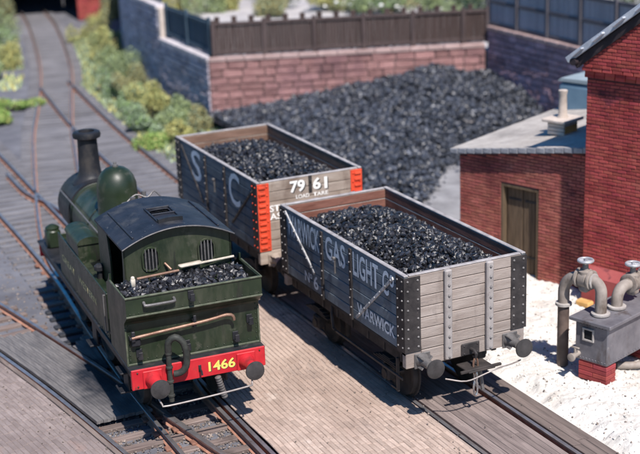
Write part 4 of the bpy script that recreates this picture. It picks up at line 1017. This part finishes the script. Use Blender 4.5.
# bunker shell: profile extruded, open on top
def bunk(g):
    prof = [(.22,1.258),(.22,1.98),(.20,2.02),(.0,2.17),(.0,2.34),(1.02,2.34),(1.02,1.258)]
    g.prism(prof, -W, W)
    g.box((0,.015,2.42), (2*W,.03,.16), 0); g.box((-W+.015,.525,2.42), (.03,.99,.16), 0); g.box((W-.015,.525,2.42), (.03,.99,.16), 0)
part('bunker', m_green, bunk)
part('bunker_rim', m_greenworn, lambda g: (g.tube([(-W,1.0,2.505),(-W,0,2.505),(W,0,2.505),(W,1.0,2.505)], .022, 8)), 60)
part('beading', m_greenworn, lambda g: (g.box((0,-.004,2.185), (2*W+.012,.02,.03), .006), g.box((0,.212,1.275), (2*W+.01,.02,.035), .006), [g.box((s*(W-.012),.212,1.6), (.03,.02,.65), .005) for s in (-1,1)]))
# cab
def cab_rear(g, s):                                     # rear sheet rises in a curve to the pillar
    x = s*(W-.015); g.prism([(1.02,1.258),(1.30,1.258),(1.30,2.40),(1.20,2.44),(1.10,2.53),(1.05,2.62),(1.02,2.62)], x-.015, x+.015)
def cab_fore(g, s):
    x = .05+s*.93; g.prism([(2.05,1.95),(2.86,1.95),(2.86,3.03),(2.20,3.03),(2.12,2.8),(2.05,2.5)], x-.015, x+.015)
def pillar(g, s):
    x = .05+s*.93; g.prism([(1.02,2.34),(1.18,2.34),(1.12,2.6),(1.10,3.03),(1.02,3.03)], x-.015, x+.015)
pair('cab_side', m_green, cab_rear); pair('cab_side', m_green, cab_fore); pair('cab_pillar', m_green, pillar)
CX = .05
arc = lambda x, e=.98: 3.03+.27*(1-((x-CX)/e)**2)
def back(g):                                            # rear cab sheet with two round-topped windows left open
    xs = np.linspace(CX-.94, CX+.94, 61); wins = [(-.56,-.30),(.42,.68)]
    for a, b in zip(xs, xs[1:]):
        mid = (a+b)/2; hole = next((q for q in wins if q[0] < mid < q[1]), None)
        if hole:
            c = (hole[0]+hole[1])/2; r = (hole[1]-hole[0])/2; zt_ = 2.82+math.sqrt(max(0, r*r-(mid-c)**2)); zb_ = 2.66-math.sqrt(max(0, r*r-(mid-c)**2))*.7
            g.prism([(a,2.33),(b,2.33),(b,zb_),(a,zb_)], 1.02, 1.05, axis=1); g.prism([(a,zt_),(b,zt_),(b,arc(b)-.02),(a,arc(a)-.02)], 1.02, 1.05, axis=1)
        else: g.prism([(a,2.33),(b,2.33),(b,arc(b)-.02),(a,arc(a)-.02)], 1.02, 1.05, axis=1)
cb = part('cab_back', m_green, back)
for c in (-.43, .55):
    def wf(g):
        pts = [(c+.145*math.cos(t), 1.012, (2.82 if math.sin(t) > 0 else 2.66)+(.145 if math.sin(t) > 0 else .105)*math.sin(t)) for t in np.linspace(0, 6.283, 29)[:-1]]
        g.tube(pts, .020, 6, closed=True)
    wfr = part('window_frame', m_green, wf, 60)
    for k in range(4): part('window_bar', m_steelgrey, lambda g: g.cyl((c-.09+k*.06, 1.005, 2.56), (c-.09+k*.06, 1.005, 2.95), .013, n=6), 60, wfr)
    part('pane', m_glass, lambda g: g.box((c, 1.045, 2.74), (.25,.006,.42)), None, wfr)
part('cab_front', m_green, lambda g: g.prism([(-.88,1.258),(.98,1.258)]+[(x, arc(x)-.02) for x in np.linspace(.98,-.88,15)], 2.83, 2.865, axis=1))
part('cab_floor', m_black, lambda g: g.box((0,2.0,1.40), (2*W-.06,1.9,.04)))
part('backhead', m_black, lambda g: g.lathe((0,2.94,2.0), (0,-1,0), [(0,.6),(.35,.58),(.4,.5)], 24), 35)
pair('cab_seat', m_black, lambda g, s: g.box((s*.85, 1.5, 1.85), (.4,.5,.08), .01))
def roof(g):
    xs = np.linspace(CX-.98, CX+.98, 29); ys = list(np.linspace(.90, 2.90, 21))
    hole = lambda x, y: -.17 < x < .22 and 1.72 < y < 2.05
    v = []; n1 = len(xs)
    for y in ys:
        for x in xs: v.append((x, y, arc(x)+.004))
    n_ = len(v); v += [(a, b, c-.035) for a, b, c in v]
    f = []
    for j in range(len(ys)-1):
        for i in range(n1-1):
            if hole((xs[i]+xs[i+1])/2, (ys[j]+ys[j+1])/2): continue
            q = (j*n1+i, j*n1+i+1, (j+1)*n1+i+1, (j+1)*n1+i); f += [q, tuple(k+n_ for k in q[::-1])]
    for i in range(n1-1): f += [(i, i+n_, i+1+n_, i+1), ((len(ys)-1)*n1+i+1, (len(ys)-1)*n1+i+1+n_, (len(ys)-1)*n1+i+n_, (len(ys)-1)*n1+i)]
    for j in range(len(ys)-1):
        f += [((j+1)*n1, (j+1)*n1+n_, j*n1+n_, j*n1), (j*n1+n1-1, j*n1+n1-1+n_, (j+1)*n1+n1-1+n_, (j+1)*n1+n1-1)]
    g.add(v, f)
part('cab_roof', m_roof, roof, 40)
def arcstrip(g, y, x0, x1, r=.014, dz=.012):
    g.tube([(x, y, arc(x)+dz) for x in np.linspace(x0, x1, 20)], r, 6)
pair('roof_rib', m_roof, lambda g, s: g.box((CX+s*.75, 1.9, arc(CX+s*.75)+.018), (.035,1.7,.035), .008))
def hatch(g):
    for x in (-.185, .235): g.box((x, 1.75, arc(x)+.02), (.03,.85,.035), .006)
    g.box((.025,2.08,arc(.02)+.018), (.42,.03,.04), .006); g.box((.025,1.70,arc(.02)+.018), (.42,.03,.035), .006)
part('roof_hatch', m_roof, hatch)
def slit(g):
    g.prism([(x, arc(x)+.004) for x in np.linspace(-.19,.24,12)]+[(x, arc(x)+.075-.02*abs(x)) for x in np.linspace(.24,-.19,12)], 1.24, 1.34, axis=1)
part('roof_vent', m_black, slit)
part('roof_edge', m_steelgrey, lambda g: (arcstrip(g, .90, CX-.98, CX+.98, .016, -.012)), 60)
# boiler, smokebox, chimney, dome
part('boiler', m_green, lambda g: g.lathe((0,2.86,2.03), (0,1,0), [(0,.63),(3.85,.62),(3.86,.63)], 40), 35)
for y in (3.9,5.2,6.6): part('boiler_band', m_green, lambda g: g.lathe((0,y,2.03), (0,1,0), [(0,.62),(.004,.637),(.05,.637),(.054,.62)], 40), 35)
def sbox(g):
    g.lathe((0,6.72,2.03), (0,1,0), [(0,.67),(1.02,.67),(1.06,.65),(1.07,.50),(1.12,.47),(1.16,.3),(1.18,.05)], 40); g.box((0,7.25,1.45), (.95,.95,.5), .02)
part('smokebox', m_black, sbox, 35)
part('chimney', m_black, lambda g: g.lathe((-.03,7.2,2.57), (0,0,1), [(0,.40),(.06,.36),(.12,.285),(.2,.245),(.32,.225),(.85,.205),(.93,.205),(.95,.235),(.97,.285),(1.03,.295),(1.08,.28),(1.10,.24),(1.10,.17),(.9,.16),(.7,.155)], 32), 40)
part('dome', m_green, lambda g: g.lathe((0,4.95,2.42), (0,0,1), [(0,.46),(.05,.42),(.12,.40),(.5,.395),(.66,.385),(.80,.34),(.90,.27),(.96,.19),(.99,.10),(1.0,.03)], 36), 60)
part('dome_finial', m_steelgrey, lambda g: g.lathe((0,4.95,3.41), (0,0,1), [(0,.06),(.04,.06),(.05,.035),(.09,.03),(.10,.012)], 12), 40)
def tank(s):
    def f(g):
        x0, x1 = sorted((s*1.12, s*.55)); g.box(((x0+x1)/2, 3.52, 1.62), (x1-x0, 3.94, .72), .02)
        g.box((s*1.12, 3.52, 1.675), (.03, 4.0, .85), .008); g.box((s*.83, 5.49, 1.66), (.58,.03,.80), .008)
    t = part('side_tank', m_green, f)
    part('filler_cap', m_black, lambda g: g.lathe((s*.95,2.72,1.96), (0,0,1), [(0,.09),(.02,.06),(.16,.055),(.18,.10),(.25,.10),(.29,.05)], 16), 40, t)
    def box_(g):
        y0, y1 = 3.7, 4.75; x = s*.90; w_ = .215
        g.box((x, (y0+y1)/2, 2.14), (2*w_, y1-y0, .40), .01)
        g.prism([(x+w_*1.08*math.cos(t_), 2.335+.14*math.sin(t_)) for t_ in np.linspace(0, math.pi, 14)], y0-.03, y1+.03, axis=1)
    part('toolbox', m_green, box_, 35, t)
    part('tank_handrail', m_steelgrey, lambda g: (g.cyl((s*1.165,1.62,1.35), (s*1.165,1.62,2.05), .013, n=8), [g.cyl((s*1.12,1.62,z), (s*1.17,1.62,z), .018, n=6) for z in (1.36,2.04)]), 60, t)
    part('sandbox', m_green, lambda g: (g.box((s*.93,7.25,1.45), (.30,.32,.42), .05), g.lathe((s*.93,7.25,1.66), (0,0,1), [(0,.15),(.03,.15),(.05,.12),(.09,.05)], 16)), 40)
    part('step', m_black, lambda g: (g.box((s*1.08,.72,.92), (.03,.34,.58), .006), g.box((s*1.13,.72,.66), (.22,.36,.03), .006), g.box((s*1.13,.72,1.0), (.18,.36,.03), .006)))
    part('front_step', m_black, lambda g: (g.box((s*1.08,3.0,.92), (.03,.34,.58), .006), g.box((s*1.13,3.0,.66), (.2,.36,.03), .006)))
    part('boiler_handrail', m_steelgrey, lambda g: (g.cyl((s*.62,3.1,2.38), (s*.62,7.6,2.38), .017, n=6)), 60)
    def wheel(y, r):
        def f(g):
            g.lathe((s*.66,y,r), (s,0,0), [(-.06,r+.03),(-.035,r+.03),(-.03,r),(.07,r-.01),(.072,r-.08),(.03,r-.10),(.03,.16),(.09,.14),(.09,.04)], 36)
        part('wheel', m_under, f, 35)
    wheel(1.5, .52); wheel(3.7, .76); wheel(6.0, .76)
tank(-1); tank(1)
text(None, 'GREAT', 1.15, .135, frame((-1.139,5.25,1.60), (0,-1,0), (0,0,1)), m_gold, lo, .01); text(None, 'WESTERN', 1.42, .135, frame((-1.139,3.78,1.60), (0,-1,0), (0,0,1)), m_gold, lo, .01)
pair('frame', m_under, lambda g, s: g.box((s*.5,3.9,.95), (.04,7.5,.5), .01))
def rivs(g):
    for k in range(16): g.rivet((-1.1+2.2*k/15, .217, 1.34), (0,-1,0), .013); g.rivet((-1.1+2.2*k/15, -.002, 2.235), (0,-1,0), .012)
    for s in (-1, 1):
        for k in range(8): g.rivet((s*1.10, .217, 1.36+.6*k/7), (0,-1,0), .013)
        for k in range(4):
            for q in (.96, 1.20): g.rivet((s*(.70+.12*k), -.004, q), (0,-1,0), .016)
        for k in range(18): g.rivet((s*1.137, 1.6+3.8*k/17, 2.03), (s,0,0), .011); g.rivet((s*1.137, 1.6+3.8*k/17, 1.31), (s,0,0), .011)
part('rivet', m_green, rivs, 40)['kind'] = 'stuff'
# fittings on the bunker back
part('grab_rail', m_steelgrey, lambda g: g.tube(curve([(-.86,.0,2.40),(-.86,-.06,2.38),(-.82,-.075,2.365),(-.40,-.075,2.365),(-.36,-.06,2.38),(-.36,.0,2.40)], .03), .026, 8), 60)
def lamp_iron(x, y, z):
    part('lamp_iron', m_black, lambda g: (g.box((x, y-.012, z), (.10,.022,.15), .006), g.box((x, y-.06, z-.065), (.09,.11,.025), .006), g.box((x, y-.11, z-.02), (.075,.022,.13), .006)))
lamp_iron(-.07,0,2.40); lamp_iron(-.95,.22,1.46); lamp_iron(-.13,.22,1.46); lamp_iron(.72,.22,1.46); lamp_iron(.98,.22,1.72)
fi = tag(G().tube(curve([(-1.08,.10,1.78),(-.7,.11,1.80),(.2,.10,1.86),(.55,.10,1.90),(.66,.10,1.86),(.68,.11,1.78)], .1), .028, 8).build('fire_iron', m_brass, None, 60), 'long copper coloured fire iron slung across the back of the bunker', 'fire iron')
fi.matrix_world = Matrix.Translation((-4.22,1.55,0)) @ Matrix.Rotation(R(-3.2), 4, 'Z')
part('iron_hook', m_black, lambda g: (g.box((-1.05,.16,1.76), (.12,.12,.05), .01), g.box((-1.05,.11,1.80), (.06,.05,.18), .01), g.box((-1.0,.17,1.68), (.15,.1,.14), .02)))
part('iron_hook', m_black, lambda g: (g.box((.0,.17,1.84), (.06,.12,.14), .01), g.box((.0,.10,1.92), (.05,.03,.14), .008)))
part('vacuum_pipe', m_hose, lambda g: (g.cyl((-.53,-.05,.62), (-.53,-.05,1.55), .045, n=10), g.tube(curve([(-.53,-.05,1.50),(-.52,-.08,1.68),(-.42,-.12,1.76),(-.30,-.14,1.66),(-.25,-.14,1.45),(-.27,-.13,1.22),(-.36,-.10,1.12),(-.46,-.06,1.10)], .05), .058, 10),
    [g.lathe((-.53,-.05,z), (0,0,1), [(0,.045),(.01,.06),(.04,.06),(.05,.045)], 10) for z in (.7,.95,1.2,1.45)]), 45)
part('heater_hose', m_steelgrey, lambda g: [g.lathe((.28+.012*k, -.06, .90-.045*k), (.25,0,-1), [(0,.04),(.01,.055),(.03,.055),(.042,.04)], 10) for k in range(9)], 45)
part('coupling_slot', m_black, lambda g: (g.box((.0,-.004,1.08), (.05,.012,.12), .003), g.tube([(.0,-.01,1.08),(.0,-.10,1.06),(.0,-.12,1.0)], .018, 6)))
part('coupling_hoop', m_pale_rod, lambda g: g.tube(curve([(-.84,-.30,.90),(-.80,-.46,.78),(-.72,-.50,.76),(0,-.52,.79),(.66,-.50,.82),(.74,-.47,.84),(.78,-.34,.98)], .06), .016, 8), 60)
part('whistle', m_steelgrey, lambda g: (g.lathe((-.12,3.22,2.62), (0,0,1), [(0,.02),(.5,.02),(.51,.05),(.62,.05),(.63,.02)], 10), g.lathe((.1,3.25,2.62), (0,0,1), [(0,.02),(.56,.02),(.57,.045),(.7,.045),(.71,.02)], 10), g.tube(curve([(-.3,3.2,3.12),(-.05,3.26,3.27),(.15,3.2,3.21),(.3,3.25,3.30),(.42,3.18,3.16)], .05), .016, 6), g.lathe((-.22,3.2,3.10), (0,0,1), [(0,.03),(.02,.12),(.05,.12),(.07,.04)], 14)), 45)
# bunker coal and the things lying on it
XL = Matrix.Translation((-4.22,1.55,0)) @ Matrix.Rotation(R(-3.2), 4, 'Z')
pos = []; sz = []
for _ in range(620):
    x, y = rnd.uniform(-1.07,1.07), rnd.uniform(.07,.98); s = rnd.choice((.07,.09,.11,.14,.18)); pos.append((x, y, 2.375+.04*(1-abs(x))+.05*(y-.1)+rnd.uniform(-.02,.04))); sz.append(s)
bc = lumps('bunker_coal', pos, sz, m_coal); bc.matrix_world = XL; tag(bc, 'shiny coal filling the bunker of the green locomotive', 'coal load')
def lie(name, label, cat, mt, fn): g = G(); fn(g); o = g.build(name, mt, None, 50); o.matrix_world = XL; tag(o, label, cat)
lie('poker', 'thin brown poker lying across the bunker coal at left', 'poker', m_brass, lambda g: (g.cyl((-.78,.66,2.58), (-.02,.80,2.56), .024, n=8), g.cyl((-.12,.9,2.56), (-.2,1.0,2.66), .022, n=8)))
lie('shovel', 'pale handled shovel lying on the bunker coal at right', 'shovel', m_palewood, lambda g: (g.cyl((.03,.84,2.60), (1.02,.98,2.59), .022, n=8), g.box((.22,.865,2.605), (.42,.11,.035), .012, X=Matrix.Rotation(.14, 4, 'Z') @ Matrix.Translation((.12,.0,0)))))
lie('lamp', 'small off white lamp standing at the left corner of the bunker coal', 'lamp', m_palewood, lambda g: (g.box((-.86,.62,2.54), (.075,.075,.14), .012), g.lathe((-.86,.62,2.61), (0,0,1), [(0,.035),(.03,.03),(.04,.015)], 10)))

# ------------------------------------------------------------------ valve tank at the right
TO = Vector((2.61, -.46, -.05))
tk = empty('valve_tank', 'grey iron tank box on red brick piers with pipes and two handwheel valves', 'tank', TO, -SH)
def tpart(name, mt, fn, smooth=None, parent=None): g = G(); fn(g); return g.build(name, mt, parent or tk, smooth, name == 'rivet_strip')
for yy in (.0, ): pass
def pierf(x, y, nm='brick_pier'):
    def f(g):
        for k in range(4):
            for i in range(2):
                if k % 2: g.box((x, y+(-.15+.30*i), .06+.085*k), (.30,.29,.078), .008)
                else: g.box((x+(-.075+.15*i), y, .06+.085*k), (.145,.59,.078), .008)
        g.box((x,y,.2), (.27,.56,.36))
    return f
tpart('brick_pier', m_brick, pierf(.16,.31)); tpart('brick_pier', m_brick, pierf(1.6,.31))
body = tpart('body', m_tank, lambda g: g.box((.88,.34,.75), (1.76,.68,.74), .02))
tpart('lid', m_tank, lambda g: g.box((.88,.34,1.15), (1.92,.86,.07), .012))
tpart('rivet_strip', m_tank, lambda g: ([g.rivet((-.002, .05+.58*k/9, zz), (-1,0,0), .013) for k in range(10) for zz in (.44,1.07)], [g.rivet((.05+1.6*k/20, -.002, zz), (0,-1,0), .013) for k in range(21) for zz in (.44,1.07)]), 40)
def insp(g):
    for yy, zz, a, b in ((.40,1.0,.24,.035),(.40,.79,.24,.035)): g.box((-.012,yy,zz), (.03,a,b), .006)
    for yy in (.298,.502): g.box((-.012,yy,.895), (.03,.035,.18), .006)
ins = tpart('inspection_frame', m_flange, insp); tpart('pane', m_glass, lambda g: g.box((-.006,.40,.895), (.012,.17,.18)), None, ins)
tpart('outlet', m_pipe, lambda g: (g.cyl((0,.60,.50), (-.20,.60,.48), .05, n=12), g.lathe((-.20,.60,.48), (-1,0,0), [(0,.075),(.04,.075),(.05,.05)], 14), g.cyl((-.10,.60,.50), (-.10,.60,.62), .03, n=8), g.box((-.10,.60,.63), (.04,.16,.03), .008)), 45)
def arcpts(c, r, a0, a1, ax1, ax2, n=10): return [Vector(c)+Vector(ax1)*r*math.cos(a0+(a1-a0)*k/n)+Vector(ax2)*r*math.sin(a0+(a1-a0)*k/n) for k in range(n+1)]
def flange(g, p, ax, r=.16, t=.05): g.lathe(Vector(p)-Vector(ax)*t/2, ax, [(0,r-.015),(.008,r),(t-.008,r),(t,r-.015)], 20); 
px = .30; Yv = (0,1,0); Zv = (0,0,1)
p1 = tpart('standpipe', m_piped, lambda g: g.cyl((px,1.15,-.1), (px,1.15,1.22), .105, n=20), 40)
tpart('pipe_bend', m_pipe, lambda g: g.tube([(px,1.15,1.2)]+arcpts((px,.80,1.45), .35, 0, math.pi/2, Yv, Zv)+[(px,.72,1.80)], .105, 18), 50)
tpart('pipe_bend', m_pipe, lambda g: g.tube([(px,.62,1.80)]+arcpts((px,.56,1.60), .20, math.pi/2, math.pi, Yv, Zv)+[(px,.36,1.18)], .105, 18), 50)
def valve(c, ax):
    ax = Vector(ax)
    def f(g):
        g.lathe(Vector(c)-ax*.10, ax, [(0,.12),(.03,.16),(.17,.16),(.20,.12)], 20)
        flange(g, Vector(c)-ax*.13, ax, .18); flange(g, Vector(c)+ax*.13, ax, .18)
        g.box(Vector(c)+Vector((0,0,-.10)), (.20,.20,.28), .04); g.lathe(Vector(c)+Vector((0,0,.10)), (0,0,1), [(0,.13),(.05,.13),(.07,.06),(.22,.045),(.23,.03)], 14)
    vb = tpart('valve_body', m_pipe, f, 40)
    def hw(g):
        o = Vector(c)+Vector((0,0,.34)); g.tube([o+Vector((.125*math.cos(t), .125*math.sin(t), 0)) for t in np.linspace(0, 6.283, 25)[:-1]], .028, 8, closed=True)
        for k in range(4):
            a = k*math.pi/2+.5; g.cyl(o, o+Vector((.115*math.cos(a), .115*math.sin(a), 0)), .02, n=6)
        g.cyl(o-Vector((0,0,.1)), o+Vector((0,0,.04)), .035, n=10)
    tpart('handwheel', m_wheel, hw, 50, vb)
valve((px,.70,1.80), Yv)
for p_, ax_, r_, t_ in (((px,1.15,1.22), Zv, .15, .06), ((px,.36,1.22), Zv, .17, .05), ((px,.52,1.79), Yv, .14, .04), ((.78,.34,1.22), Zv, .17, .05), ((1.72,.34,1.55), (1,0,0), .18, .05), ((1.80,.34,1.55), (1,0,0), .18, .05)):
    tpart('flange', m_flange, lambda g: flange(g, p_, ax_, r_, t_), 40)
tpart('pipe_bend', m_pipe, lambda g: g.tube([(.78,.34,1.18)]+arcpts((1.0,.34,1.33), .22, math.pi, math.pi/2, (1,0,0), Zv)+[(1.15,.34,1.55)], .105, 18), 50)
valve((1.28,.34,1.55), (1,0,0))
tpart('pipe', m_pipe, lambda g: g.cyl((1.4,.34,1.55), (2.6,.34,1.55), .105, n=18), 40)
tpart('drain_pipe', m_pipe, lambda g: g.tube(curve([(.7,.25,.12),(1.0,.0,.10),(1.4,-.05,.09),(2.3,.2,.08)], .1), .07, 12), 50)
rub = tag(G().box((-.72,-1.72,.02), (.20,.34,.13), .03, X=RotS).build('brick_block', m_buff), 'yellow brick lying on the ground behind the valve tank', 'brick')
